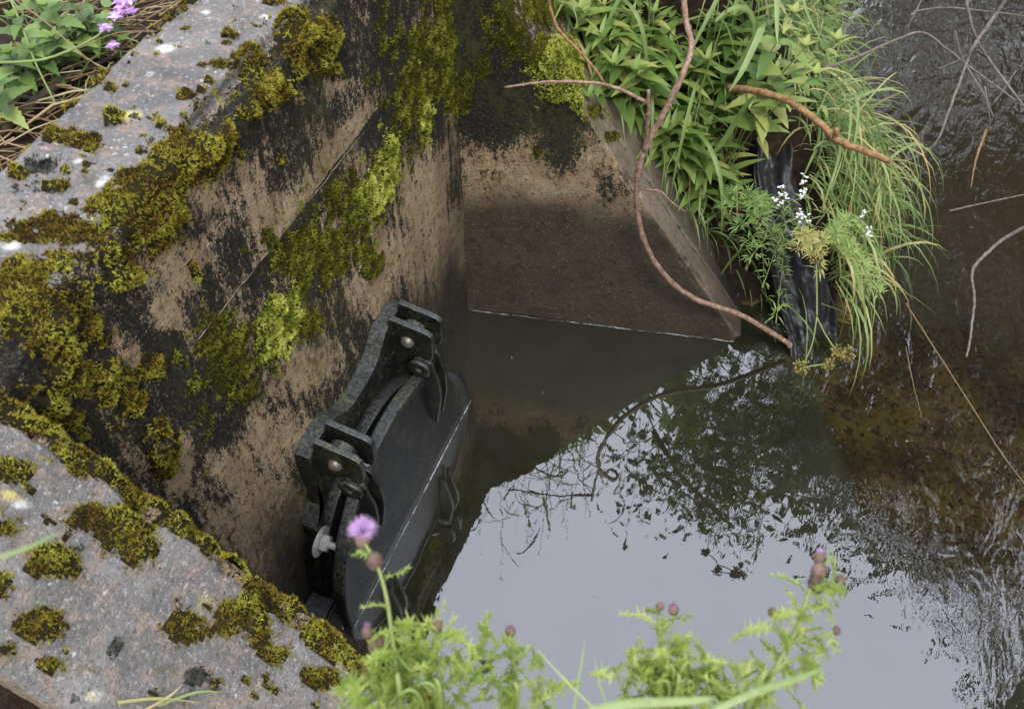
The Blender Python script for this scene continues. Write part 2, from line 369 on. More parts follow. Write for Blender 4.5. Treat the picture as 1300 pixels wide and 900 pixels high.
def wall_part(name, P0, d, o, thick, topf, t0, t1, dt, zin, nin, root, masks, seed, rough_edge=1., zout=.35, groove=False):
    P0, d, o = (np.array(q, float) for q in (P0, d, o))
    t = np.linspace(t0, t1, int((t1 - t0) / dt) + 1); topz = topf(t)
    rows = []                                        # (offset, drop mode, value, normal)
    ro = .012; up = np.array([0, 0, 1.])
    rows.append((thick, 'd', zout, o)); rows.append((thick, 'd', zout * .4, o)); rows.append((thick, 'd', ro, o))
    rows.append((thick - ro * .3, 'd', ro * .3, (o + up) / 1.414))
    nt = max(3, int(thick / dt))
    for i in range(nt + 1): rows.append((thick - ro - (thick - 2 * ro) * i / nt, 'd', 0., up))
    rows.append((ro * .3, 'd', ro * .3, (up - o) / 1.414))
    for i in range(nin + 1): rows.append((0., 'k', i / nin, -o))
    P = np.zeros((len(rows), len(t), 3)); Nn = np.zeros_like(P); topw = np.zeros(P.shape[:2])
    for i, (off, mode, val, n) in enumerate(rows):
        z = topz - val if mode == 'd' else (topz - ro) + (zin - topz + ro) * val
        P[i] = P0 + d * t[:, None] + o * off; P[i, :, 2] = z; Nn[i] = n
        topw[i] = 1. if mode == 'd' and off < thick - 1e-6 and off > ro * .5 else (.5 if mode == 'd' else 0.)
    Nn /= np.linalg.norm(Nn, axis=-1, keepdims=True)
    B = P.copy()
    # cast unevenness, and chips broken out of the inner arris
    dist_in = np.hypot((P - P0 - 0) @ o * 1.0, 0); edge = np.abs(((P - P0) @ o)) + np.abs(P[..., 2] - topz[None, :])
    chip = sm(.045, 0, edge) * sm(.42, .75, fbm(P, 11, 4, seed)) * .045 * rough_edge + sm(.03, 0, edge) * .010 * rough_edge * fbm(P, 40, 3, seed + 9)
    cdir = (o - up); cdir /= np.linalg.norm(cdir)
    P = P + cdir * chip[..., None] + Nn * ((fbm(P, 5, 4, seed + 2) - .5) * .016 + (fbm(P, 38, 3, seed + 3) - .5) * .0035)[..., None]
    A = masks(B, topw, edge, P0, o)
    if groove:
        off = (B - P0) @ o; gm = np.exp(-((off - .10 - .006 * fbm(B, 20, 2, 3)) / .006) ** 2) * topw * (.35 + .65 * sm(.4, .6, fbm(B, 35, 3, 8)))
        P = P - up * (gm * .010)[..., None]; A['blk'] = np.maximum(A['blk'], gm * .8)
    nr, nc = P.shape[:2]; idx = np.arange(nr * nc).reshape(nr, nc)
    F = np.stack([idx[:-1, :-1], idx[:-1, 1:], idx[1:, 1:], idx[1:, :-1]], -1).reshape(-1, 4)
    Q = np.stack([idx[:-1, :-1], idx[1:, :-1], idx[1:, 1:], idx[:-1, 1:]], -1).reshape(-1, 4)
    # which winding faces out?
    a, b, c = P.reshape(-1, 3)[F[len(F) // 2][:3]]; nf = np.cross(b - a, c - a)
    if nf @ Nn.reshape(-1, 3)[F[len(F) // 2][0]] < 0: F = Q
    V = P.reshape(-1, 3)
    # close both ends
    for col in (0, nc - 1):
        cen = len(V); V = np.vstack([V, V.reshape(-1, 3)[idx[:, col]].mean(0)])
        e = np.array([[idx[i, col], idx[i + 1, col], cen, cen] for i in range(nr - 1)])
        A = {kk: np.append(vv.ravel(), vv.ravel()[idx[nr // 2, col]]) for kk, vv in A.items()}
        F = np.vstack([F, e])
    tri = F[F[:, 2] == F[:, 3]][:, :3]; F = F[F[:, 2] != F[:, 3]]
    F = np.vstack([F, np.column_stack([tri[:, 0], tri[:, 1], tri[:, 2], tri[:, 2]])]) if False else F
    o_ = npmesh(name, V, F, M['concrete'], root, A)
    return o_, P, Nn

headwall = empty('concrete_headwall')
tag(headwall, 'mossy stained concrete headwall with two sloping wing walls holding the flap valve', 'retaining wall', kind='thing')

def m_front(B, topw, edge, P0, o):
    z = B[..., 2]; y = B[..., 1]
    bl = [(300, 230, 60, 120, 45, 1.3, 'F'), (225, 330, 60, 70, 60, 1.4, 'F'), (350, 270, 60, 60, -45, 1.2, 'F'), (420, 110, 22, 60, 80, .7, 'F'),
          (390, 470, 60, 40, -45, 1.3, 'F'), (460, 370, 45, 60, 0, 1.0, 'F'), (350, 560, 60, 60, 0, 1.1, 'F'), (300, 600, 60, 60, 0, .9, 'F'),
          (230, 590, 20, 60, 10, 1.5, 'F'), (210, 400, 30, 30, 0, 1.4, 'F'), (540, 250, 45, 80, 0, 1.2, 'F'), (575, 330, 30, 90, 0, 1.2, 'F'), (170, 450, 18, 30, 0, 1, 'F'),
          (440, 200, 30, 50, 0, .8, 'F'), (520, 330, 50, 60, 0, 1.2, 'F'), (150, 430, 14, 40, 0, 1., 'F'), (395, 240, 50, 20, -45, .8, 'F'), (340, 660, 70, 70, 0, 1.3, 'F')]
    dk = [(300, 330, 60, 35, -40, .5, 'F'), (340, 430, 120, 30, -50, .5, 'F'), (460, 60, 70, 80, 0, .5, 'F'), (500, 170, 40, 60, 0, .4, 'F'), (240, 480, 30, 60, 0, .6, 'F'),
          (290, 520, 40, 90, 30, .7, 'F'), (170, 520, 60, 60, 0, .7, 'F'), (250, 290, 50, 20, -45, .5, 'F'), (410, 340, 70, 25, -55, .6, 'F'), (290, 620, 25, 60, -30, .8, 'F')]
    blk = .72 - np.clip(blobs(B, bl), 0, 1) * .62 + sm(.30, .03, HT - z) * .30 + np.clip(blobs(B, dk), 0, 1) * .55
    blk += (fbm(B * [1, 1, .4], 10, 5, 21, .65) - .5) * 1.1
    blk = np.minimum(blk, .80)
    st = fbm(np.stack([B[..., 0] * 60, B[..., 1] * 60, B[..., 2] * 5], -1), 1, 3, 5)
    blk += (st - .5) * .75 * (1 - topw)
    blk = blk * (1 - topw) - .25 * topw + sm(.10, 0, edge) * topw * (.45 + (fbm(B, 14, 3, 4) - .45) * 1.2)
    zl = 1.150 + (fbm(B * [0, 1, 0], 18, 2, 91) - .5) * .01; inl = sm(-.98, -.90, y) * sm(-.30, -.40, y) * (1 - topw)
    blk = blk + inl * (sm(.10, .0, np.abs(z - zl)) * np.where(z < zl, .42, -.30))
    wet = sm(.62, .18, z + (fbm(B * [1, 1, .4], 8, 3, 7) - .5) * .35) * (1 - topw)
    blk = blk - wet * .35
    wet = np.maximum(wet, sm(.25, .0, -y) * sm(1.1, .7, z) * .55 * (1 - topw))
    alg = np.clip(sm(.5, .75, fbm(B * [1, 1, .5], 5, 3, 33)) * (1 - topw) + sm(.7, .3, z) * .4 * (1 - topw), 0, 1) * .75
    wht = np.clip(blobs(B, [(212, 62, 17, 7, -10, 3, 'T'), (338, 22, 9, 4, 0, 3, 'T'), (262, 15, 7, 3, 0, 3, 'T'), (298, 41, 9, 3, 0, 2, 'T'), (130, 230, 12, 6, -40, 2.5, 'T'), (100, 205, 7, 4, 0, 1.5, 'T'), (15, 310, 16, 12, 0, 2, 'T'), (190, 95, 6, 3, 0, 2, 'T')]), 0, 1)
    yel = np.clip(blobs(B, [(168, 148, 15, 7, -5, 3, 'T')]), 0, 1)
    return dict(blk=blk, top=topw, wet=wet, alg=alg, wht=wht, yel=yel)
hw, HP, HN = wall_part('front_wall', (0, -1.75, 0), (0, 1, 0), (-1, 0, 0), .235, lambda t: np.full_like(t, HT), 0., 2.03, .0062, -.3, 290, headwall, m_front, 3)

def m_far(B, topw, edge, P0, o):
    z = B[..., 2]; t = (B - P0) @ WD; off = (B - P0) @ WN
    blk = .30 + sm(.60, .86, z + (fbm(B * [1, 1, .5], 7, 4, 41) - .5) * .5) * .72 + (fbm(B * [1, 1, .5], 11, 4, 24) - .5) * .8
    blk = blk * (1 - topw) + topw * (.05 + sm(.75, 1.05, z) * .5 + (fbm(B, 12, 3, 4) - .5) * .5)
    blk -= np.clip(blobs(B, [(700, 235, 90, 30, 0, 1.2, 'W'), (770, 200, 20, 60, -30, 1, 'W')]), 0, 1) * .3
    wet = sm(.66, .44, z + (fbm(B, 6, 3, 7) - .5) * .22) * (1 - topw) * .93
    wet = np.maximum(wet, topw * (.40 + .3 * sm(.11, .13, off) + .35 * sm(.30, .05, z)) * sm(.9, .4, z)); wet = np.maximum(wet, sm(.06, -.02, z))
    blk -= wet * .3
    alg = np.clip(sm(.55, .9, z) * sm(.45, .62, fbm(B, 6, 3, 3)), 0, 1) * .7
    return dict(blk=blk, top=topw * .45, wet=wet, alg=alg, wht=np.zeros_like(z), yel=np.zeros_like(z))
fw, FP, FN = wall_part('wing_wall', (0, 0, 0), WD, WN, .26, lambda t: np.clip(1.5 * (.923 - t), -.42, 1.498), -.02, 1.2, .0062, -.45, 250, headwall, m_far, 13, 1.0, zout=.5, groove=True)

def m_near(B, topw, edge, P0, o):
    z = B[..., 2]
    blk = topw * (-.12 + (fbm(B, 16, 4, 4) - .5) * .9) + (1 - topw) * .5
    wht = np.clip(blobs(B, [(25, 640, 12, 8, 0, 2, 'N'), (120, 885, 12, 9, 0, 2, 'N')]), 0, 1)
    yel = np.clip(blobs(B, [(12, 628, 12, 8, 0, 3, 'N'), (118, 885, 10, 8, 0, 1.2, 'N'), (260, 765, 22, 16, 0, .5, 'N')]), 0, 1)
    return dict(blk=blk, top=topw, wet=np.zeros_like(z), alg=sm(.5, .7, fbm(B, 6, 3, 8)) * .25, wht=wht, yel=yel)
nw, NP_, NN_ = wall_part('wing_wall', (0, -1.462, 0), (1, 0, 0), (0, -1, 0), .285, lambda t: 1.515 - 1.05 * t, .002, 1.7, .0055, -.32, 60, headwall, m_near, 23)
headwall.location = (0, 0, 0)
k = MT('pale_mortar'); M['mortar'] = k.bsdf(k.ramp(k.noise(90, 4), [(.35, (.12, .085, .055)), (.65, (.40, .32, .24))]), .9, k.bump(k.noise(150, 3), .6, .003), .3)
# formwork joints standing proud of the front wall, and the pale scratch lines
for (a, b, r) in (((250, 432), (462, 168), .0011), ((325, 612), (386, 515), .0010)):
    p, q = on_x(*a), on_x(*b); jm = MB(); P = [p + (q - p) * i / 40 + np.array([.0005 + .003 * (random.random() - .4), 0, random.uniform(-.0007, .0007)]) for i in range(41)]
    jm.tube(P, [r * random.uniform(.3, 1.2) for _ in P], 5); jm.build('formwork_joint', M['mortar'], headwall)


# ------------------------------------------------------------------ moss
_rr = random.Random(3)
def U0(a, b): return _rr.uniform(a, b)
def moss(name, grids, L, mat, label, hmax=.018, dens=60000, tuft=.0075, thr=.0, nz_amp=.85, cushion=True, seed=1, nsc=16):
    VV = []; FF = []; AA = []; base = 0
    TV = []; TA = []
    for (P, Nn) in grids:
        f = blobs(P, L); f = np.where(f > -.6, np.minimum(f, .75) * .85 - .20, f) + (fbm(P, nsc, 4, seed, .6) - .5) * 2 * nz_amp + (fbm(P, 48, 3, seed + 3) - .5) * 1.3
        fm_ = (f[:-1, :-1] + f[1:, 1:] + f[1:, :-1] + f[:-1, 1:]) / 4; cells = fm_ > thr - .12; solid = fm_ > thr + .10
        lump = np.clip((fbm(P, 45, 3, seed + 5) - .5) * 1.5 + .5, 0, 1)
        h = hmax * np.clip(sm(thr - .05, thr + .7, f), 0, 1) * (.1 + 1.3 * lump)
        Q = P + Nn * h[..., None]
        ii, jj = np.nonzero(cells)
        if not len(ii): continue
        nc = P.shape[1]; idx = np.arange(P.shape[0] * nc).reshape(-1, nc)
        if cushion:
            si, sj = np.nonzero(solid); F = np.stack([idx[si, sj], idx[si, sj + 1], idx[si + 1, sj + 1], idx[si + 1, sj]], -1)
            u, inv = np.unique(F, return_inverse=True)
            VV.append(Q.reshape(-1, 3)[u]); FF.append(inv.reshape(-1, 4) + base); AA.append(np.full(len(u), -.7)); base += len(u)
        area = np.linalg.norm(np.cross(P[1:, :-1] - P[:-1, :-1], P[:-1, 1:] - P[:-1, :-1]), axis=-1)[ii, jj]
        cnt = rng.poisson(area * dens * np.clip(.30 + f[ii, jj] * 2.4, .05, 1)); k_ = np.repeat(np.arange(len(ii)), cnt)
        a, b = rng.random(len(k_))[:, None], rng.random(len(k_))[:, None]; i_, j_ = ii[k_], jj[k_]
        C = Q[i_, j_] * (1 - a) * (1 - b) + Q[i_ + 1, j_] * a * (1 - b) + Q[i_, j_ + 1] * (1 - a) * b + Q[i_ + 1, j_ + 1] * a * b
        N0 = Nn[i_, j_] + np.array([0, 0, .35]) + rng.normal(0, .35, (len(k_), 3)); N0 /= np.linalg.norm(N0, axis=1, keepdims=True)
        lum = lump[i_, j_]
        for q in range(5):                       # five little leaves per tuft
            D = N0 + rng.normal(0, .62, N0.shape); D /= np.linalg.norm(D, axis=1, keepdims=True)
            S = np.cross(D, rng.normal(0, 1, D.shape)); S /= np.linalg.norm(S, axis=1, keepdims=True)
            ln = tuft * rng.uniform(.6, 1.25, len(C))[:, None]
            T = np.stack([C - S * ln * .17, C + S * ln * .17, C + D * ln], 1)
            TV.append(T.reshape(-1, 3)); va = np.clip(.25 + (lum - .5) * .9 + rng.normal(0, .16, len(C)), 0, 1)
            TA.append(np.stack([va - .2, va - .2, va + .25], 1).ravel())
    V = np.concatenate(VV + TV) if VV else np.concatenate(TV)
    nt = sum(len(t) for t in TV); T = (np.arange(nt) + base).reshape(-1, 3)
    me = bpy.data.meshes.new(name); me.vertices.add(len(V)); me.vertices.foreach_set('co', V.astype(np.float32).ravel())
    Fq = np.concatenate(FF) if FF else np.zeros((0, 4), int)
    lo = np.concatenate([Fq.ravel(), T.ravel()]).astype(np.int32); me.loops.add(len(lo)); me.loops.foreach_set('vertex_index', lo)
    st = np.concatenate([np.arange(len(Fq)) * 4, len(Fq) * 4 + np.arange(len(T)) * 3]).astype(np.int32)
    me.polygons.add(len(st)); me.polygons.foreach_set('loop_start', st); me.update(calc_edges=True)
    a = me.attributes.new('v', 'FLOAT', 'POINT'); a.data.foreach_set('value', np.concatenate(AA + TA).astype(np.float32))
    me.materials.append(mat); me.validate()
    o = link(bpy.data.objects.new(name, me)); print(name, len(T), 'tris')
    return tag(o, label, 'moss', 'moss growing on the concrete', 'stuff')
T_, F_, N_ = 'T', 'F', 'N'
HG = [(HP, HN)]
top_l = [(68, 175, 24, 13, 0, 1.3, T_), (110, 181, 20, 14, 10, 1.3, T_), (24, 222, 20, 11, 0, 1.2, T_), (72, 240, 26, 11, 0, 1.1, T_), (145, 150, 15, 9, 0, 1.2, T_), (55, 295, 55, 30, 0, 1.4, T_),
         (232, 122, 12, 7, 0, 1.1, T_), (290, 46, 12, 6, 0, 1.1, T_), (195, 153, 8, 5, 0, 1, T_), (200, 172, 8, 5, 0, 1, T_), (345, 2, 14, 7, 0, 1.1, T_), (140, 112, 9, 5, 0, .9, T_), (268, 108, 6, 4, 0, .8, T_), (257, 118, 7, 4, 0, .8, T_),
         (228, 195, 42, 24, -20, 1.5, T_), (268, 165, 46, 38, -45, 1.6, T_), (250, 190, 40, 30, 0, 1.2, F_), (325, 80, 26, 26, 0, 1.5, T_), (340, 110, 26, 30, 60, 1.4, F_), (312, 140, 14, 14, 0, 1, F_),
         (365, 35, 22, 30, 0, 1.4, T_), (400, 55, 36, 52, 20, 1.8, F_), (420, 90, 14, 24, 0, 1.1, F_), (160, 245, 70, 34, -20, 1.7, T_), (190, 275, 55, 42, 0, 1.6, F_), (60, 365, 95, 50, 0, 1.9, T_), (115, 320, 50, 40, 0, 1.3, F_),
         (75, 420, 80, 45, 0, 1.6, F_), (135, 495, 60, 42, 20, 1.3, F_), (150, 350, 30, 24, 0, 1.2, F_), (90, 470, 50, 30, 0, 1.2, F_), (200, 545, 20, 24, 0, 1.1, F_), (202, 590, 22, 34, 0, 1.2, F_), (245, 341, 13, 16, 0, 1.1, F_), (352, 203, 11, 12, 0, 1., F_),
         (60, 520, 60, 30, 30, 1.5, F_), (180, 470, 30, 20, 0, .9, F_), (300, 195, 10, 20, 0, .8, F_), (285, 105, 22, 8, -45, .9, T_), (205, 240, 30, 20, 0, 1.3, T_)]
outer = [(x, y, 20, 4.5, -42, 1.1, T_) for (x, y) in ((60, 158), (92, 132), (125, 103), (160, 68), (195, 42), (225, 14), (30, 185))]
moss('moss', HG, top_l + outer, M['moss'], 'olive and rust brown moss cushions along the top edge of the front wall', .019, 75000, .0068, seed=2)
moss('moss', HG, [(357, 402, 28, 46, 20, 1.5, F_), (480, 228, 24, 60, 12, 1.6, F_), (345, 440, 22, 22, 0, 1.0, F_), (492, 180, 14, 26, 0, 1.0, F_), (540, 150, 10, 30, 0, .8, F_)], M['lime_moss'],
     'bright lime green moss tongues hanging down the front wall face', .015, 95000, .0075, nz_amp=.45, seed=5)
moss('moss', HG, [(290, 465, 52, 62, 10, 1.2, F_), (400, 320, 60, 66, 30, 1.0, F_), (440, 270, 40, 50, 0, .9, F_), (525, 120, 30, 100, 8, .9, F_), (562, 60, 30, 90, 0, 1.0, F_), (470, 330, 30, 30, 0, .8, F_), (250, 520, 20, 50, 0, .6, F_), (385, 385, 30, 40, 0, .9, F_), (500, 60, 20, 60, 0, .5, F_)],
     M['thin_moss'], 'thin dull green moss spread between the lime tongues on the front wall face', .007, 55000, .007, nz_amp=.75, seed=9, nsc=22)
FG = [(FP, FN)]
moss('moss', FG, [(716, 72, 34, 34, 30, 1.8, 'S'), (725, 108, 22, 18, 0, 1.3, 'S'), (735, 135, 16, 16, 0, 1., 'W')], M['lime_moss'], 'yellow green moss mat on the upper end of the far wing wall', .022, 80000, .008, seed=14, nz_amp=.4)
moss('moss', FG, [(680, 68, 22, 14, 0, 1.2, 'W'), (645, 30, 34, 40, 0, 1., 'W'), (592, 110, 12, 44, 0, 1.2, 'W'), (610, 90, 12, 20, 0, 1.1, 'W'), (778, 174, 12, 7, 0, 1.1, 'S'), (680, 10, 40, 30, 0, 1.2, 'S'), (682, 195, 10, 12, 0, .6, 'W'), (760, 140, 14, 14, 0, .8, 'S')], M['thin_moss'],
     'dark green moss dots scattered beneath the yellow green mat on the far wing wall', .012, 70000, .007, seed=17, nz_amp=.6)
near_l = [(40, 520, 90, 34, 28, 1.7, N_), (120, 575, 80, 36, 32, 1.8, N_), (190, 630, 60, 28, 38, 1.6, N_), (255, 680, 50, 20, 38, 1.4, N_), (310, 715, 40, 16, 38, 1.2, N_), (355, 760, 60, 26, 38, 1.7, N_), (420, 815, 50, 30, 35, 1.6, N_), (480, 860, 60, 26, 30, 1.5, N_), (540, 890, 50, 20, 30, 1.3, N_),
          (155, 680, 48, 48, 30, 1.5, N_), (75, 710, 45, 30, -10, 1.4, N_), (18, 598, 26, 22, 0, 1.3, N_), (48, 792, 42, 26, 0, 1.4, N_), (4, 742, 18, 24, 0, 1.3, N_), (60, 846, 20, 15, 0, 1.1, N_), (240, 795, 46, 28, 10, 1.4, N_), (310, 790, 60, 40, 20, 1.5, N_), (345, 832, 34, 20, 0, .9, N_), (408, 862, 36, 22, 0, 1.3, N_),
          (10, 665, 24, 26, 0, 1.3, N_), (115, 655, 40, 26, 0, 1.2, N_), (335, 860, 10, 10, 0, .8, N_), (10, 825, 14, 12, 0, .9, N_)]
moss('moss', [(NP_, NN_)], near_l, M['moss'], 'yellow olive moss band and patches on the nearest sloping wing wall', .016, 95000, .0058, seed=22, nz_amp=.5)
dots_n = [(U0(0, 470), U0(560, 900), U0(5, 13), U0(4, 9), U0(0, 90), U0(.7, 1.2), N_) for _ in range(70)]
dots_t = [(lambda y_: (409 - .97 * y_ - U0(5, 210) * (1 - y_ / 900) ** 1.2, y_, U0(3, 9), U0(2, 6), 0, U0(.6, 1.1), T_))(U0(0, 400)) for _ in range(80)]
moss('moss', [(NP_, NN_)], dots_n, M['moss'], 'small scattered olive moss dots on the nearest sloping wing wall', .010, 95000, .005, seed=41, nz_amp=.5, nsc=40)
moss('moss', [(HP, HN)], dots_t, M['moss'], 'tiny brown green moss dots sprinkled over the flat top of the front wall', .008, 80000, .005, seed=43, nz_amp=.5, nsc=40)
moss('moss', [(HP, HN), (NP_, NN_)], [(52, 210, 30, 13, -10, 1.0, T_), (50, 240, 30, 9, 0, .8, T_), (170, 149, 8, 5, 0, .7, T_), (190, 153, 8, 5, 0, .8, T_), (145, 822, 22, 12, -30, 1, N_), (250, 860, 24, 14, 0, 1, N_), (95, 700, 14, 10, 0, .8, N_), (270, 870, 10, 8, 0, .9, N_)],
     (lambda k: k.bsdf(k.ramp(k.noise(60, 3), [(.3, (.02, .02, .018)), (.7, (.09, .09, .075))]), .9, None, .1))(MT('black_moss')), 'dried blackish grey moss crusts on top of the walls', .008, 60000, .006, seed=31, nz_amp=.5)

# ------------------------------------------------------------------ flap valve
valve = empty('flap_valve')
tag(valve, 'black cast iron flap valve hung on two hinges on the wall at the waterline', 'flap valve')
YC = -.73
def prism_x(mb, poly, x0, x1):
    n = len(poly); V = [(x0, y, z) for y, z in poly] + [(x1, y, z) for y, z in poly]
    F = [list(range(n))[::-1] if False else list(range(n)), [2 * n - 1 - i for i in range(n)]] + [[i, n + i, n + (i + 1) % n, (i + 1) % n] for i in range(n)]
    mb.add(V, F)
half = [(.02, .520), (.055, .522), (.09, .535), (.118, .562), (.145, .582), (.175, .590), (.235, .590), (.258, .572), (.264, .54), (.262, .47), (.258, .40), (.262, .355), (.285, .300), (.32, .235), (.345, .18), (.36, .12), (.372, .07), (.350, .045), (.352, -.05)]
cy_, cz_, rh = -.745, .03, .405
arc = [(cy_ + rh * math.cos(a), cz_ + rh * math.sin(a)) for a in np.linspace(R_(28), R_(152), 30)]
# strip mesh between outer outline and the round opening, so the plate stays one clean solid
out = [(YC + u, z) for u, z in half[::-1]] + [(YC - u, z) for u, z in half]
out = np.array(out); cum = np.r_[0, np.cumsum(np.hypot(*np.diff(out, axis=0).T))]; tt = np.linspace(0, cum[-1], 90)
ou = np.stack([np.interp(tt, cum, out[:, 0]), np.interp(tt, cum, out[:, 1])], 1)
aa = np.linspace(R_(-8), R_(188), 90); inn = np.stack([cy_ + rh * np.cos(aa), cz_ + rh * np.sin(aa)], 1)
inn[:, 0] = np.clip(inn[:, 0], YC - .315, YC + .315)
mb = MB(); n = 90; X0, X1 = -.004, .044
V = [(X1, *p) for p in ou] + [(X1, *p) for p in inn] + [(X0, *p) for p in ou] + [(X0, *p) for p in inn]
F = []
for i in range(n - 1):
    F += [[i, i + 1, n + i + 1, n + i], [2 * n + i + 1, 2 * n + i, 3 * n + i, 3 * n + i + 1], [i + 1, i, 2 * n + i, 2 * n + i + 1], [n + i, n + i + 1, 3 * n + i + 1, 3 * n + i]]
F += [[0, n, 3 * n, 2 * n], [2 * n - 1, n - 1, 3 * n - 1, 4 * n - 1]]
mb.add(V, F); mb.build('frame_plate', M['iron'], valve, smooth=False, bevel=.004)
# low rim cast along the plate's edge beside the hinges
mb = MB()
def annulus(mb, yc, zc, r0, r1, x0, x1, nseg=72, tilt=0.):
    V = []; F = []
    for i in range(nseg):
        a = 2 * math.pi * i / nseg; c, s_ = math.cos(a), math.sin(a)
        for (x, r) in ((x0, r0), (x0, r1), (x1, r1), (x1, r0)): V.append((x - tilt * r * s_, yc + r * c, zc + r * s_))
    for i in range(nseg):
        a = i * 4; b = ((i + 1) % nseg) * 4
        for q in range(4): F.append([a + q, b + q, b + (q + 1) % 4, a + (q + 1) % 4])
    mb.add(V, F)
annulus(mb, cy_, cz_, .305, .342, -.002, .052); mb.build('seat_ring', M['iron'], valve, smooth=False, bevel=.004)
# the gate: a round dished disc, tipped slightly forward at the foot
GX, TILT = .150, math.tan(R_(4))
gate = None; mb = MB(); prof = [(.0, 0.), (.0, .365), (.004, .375), (.010, .385), (.010, .400), (.004, .405), (-.022, .405), (-.026, .400), (-.026, 0.)]
nseg = 96; V = []; F = []
for (a, r) in prof[1:-1]:
    for i in range(nseg):
        th = 2 * math.pi * i / nseg; V.append((GX + a - .008 - TILT * r * math.sin(th), cy_ + r * math.cos(th), cz_ + r * math.sin(th)))
for q in range(len(prof) - 3):
    for i in range(nseg): F.append([q * nseg + i, (q + 1) * nseg + i, (q + 1) * nseg + (i + 1) % nseg, q * nseg + (i + 1) % nseg])
V += [(GX - .008, cy_, cz_), (GX - .034, cy_, cz_)]; L0 = (len(prof) - 3) * nseg
for i in range(nseg): F += [[len(V) - 2, i, (i + 1) % nseg], [len(V) - 1, L0 + (i + 1) % nseg, L0 + i]]
# prof with 0.010 lip is a thin raised rim
mb.add(V, F); gate = mb.build('gate', M['iron'], valve, smooth=False, bevel=.003)
gate['label'] = 'round wet black disc half under water'
def slab_y(mb, poly, y0, y1):
    n = len(poly); V = [(x, y0, z) for x, z in poly] + [(x, y1, z) for x, z in poly]
    mb.add(V, [list(range(n)), [2 * n - 1 - i for i in range(n)]] + [[i, n + i, n + (i + 1) % n, (i + 1) % n] for i in range(n)])
def rnd_end(cx, cz, r, a0, a1, n=8): return [(cx + r * math.cos(R_(a)), cz + r * math.sin(R_(a))) for a in np.linspace(a0, a1, n)]
UPX, UPZ, LPX, LPZ = .095, .548, .118, .435
for hy in (-.93, -.533):
    for sgn in (-1, 1):
        y0 = hy + sgn * .0285
        mb = MB(); poly = [(.040, .592), (.046, .618)] + rnd_end(.142, .578, .026, 80, 0, 6) + [(.166, .520), (.158, .492), (.138, .486), (.118, .50), (.085, .475), (.060, .42), (.040, .37)]
        slab_y(mb, poly, y0 - .0085, y0 + .0085); mb.build('hinge_lug', M['iron'], valve, smooth=False, bevel=.003)
        # rib of the gate: fork plate that hugs the link and runs down the disc
        yr = hy + sgn * .019 if False else hy + sgn * .0135
        mb = MB(); poly = rnd_end(LPX, LPZ, .034, 150, 20, 7) + [(.156, .415), (.166, .37), (.166, .30), (.146, .17), (.132, .17), (.122, .32), (.112, .37), (.092, .40)]
        slab_y(mb, [(x + .004, z) for x, z in poly], hy + sgn * .032 - .006 + (.012 if sgn < 0 else -.012), hy + sgn * .032 + .006 + (.012 if sgn < 0 else -.012))
        mb.build('hinge_rib', M['iron'], gate, smooth=False, bevel=.003)
    mb = MB(); slab_y(mb, rnd_end(UPX, UPZ, .036, 170, 10, 7) + rnd_end(LPX, LPZ, .030, -20, -170, 7), hy - .012, hy + .012)
    mb.build('hinge_link', M['iron'], valve, smooth=False, bevel=.003)
    for (px_, pz_, hw_) in ((UPX, UPZ, .037), (LPX, LPZ, .028)):
        mb = MB(); mb.lathe((px_, hy - hw_ - .016, pz_), (0, 1, 0), [(0, .004), (.003, .012), (.008, .0165), (.013, .019), (.017, .020), (.0171, .010), (2 * hw_ + .02, .010)], 16)
        pin = mb.build('pivot_pin', M['bolt'], valve)
        mb = MB(); mb.lathe((px_, hy + hw_ , pz_), (0, 1, 0), [(0, .018), (.013, .018), (.0131, .009), (.026, .009)], 6); mb.build('nut', M['bolt'], pin, smooth=False)
# boss caps over the lower pins
    mb = MB(); mb.lathe((LPX, hy - .042, LPZ), (0, 1, 0), [(0, .028), (.003, .033), (.016, .033)], 20); mb.build('pin_boss', M['iron'], valve)
ab = MB(); bp = (.044, -1.047, .252); ab.lathe(bp, (1, 0, 0), [(0, .010), (.075, .010), (.080, .007)], 12)
bolt = ab.build('anchor_bolt', M['zinc'], valve)
ab = MB(); ab.lathe((.0445, bp[1], bp[2]), (1, 0, 0), [(0, .043), (.004, .043), (.0045, .040)], 28); ab.build('washer', M['zinc'], bolt, smooth=False)
ab = MB(); ab.lathe((.050, bp[1], bp[2]), (1, 0, 0), [(0, .020), (.003, .0235), (.018, .0235), (.021, .019)], 6); ab.build('nut', M['zinc'], bolt, smooth=False)
mb = MB(); mb.lathe((.044, YC + .317, .252), (1, 0, 0), [(0, .020), (.018, .020), (.0181, .009), (.045, .009)], 6); mb.build('anchor_bolt', M['bolt'], valve, smooth=False)
# block of the concrete cill that carries the valve, just breaking the water beside the gate
mb = MB(); prism_x(mb, [(-1.185, -.25), (-1.10, -.25), (-1.10, .012), (-1.185, .018)], .004, .075); mb.build('frame_foot', M['iron'], valve, smooth=False, bevel=.004)

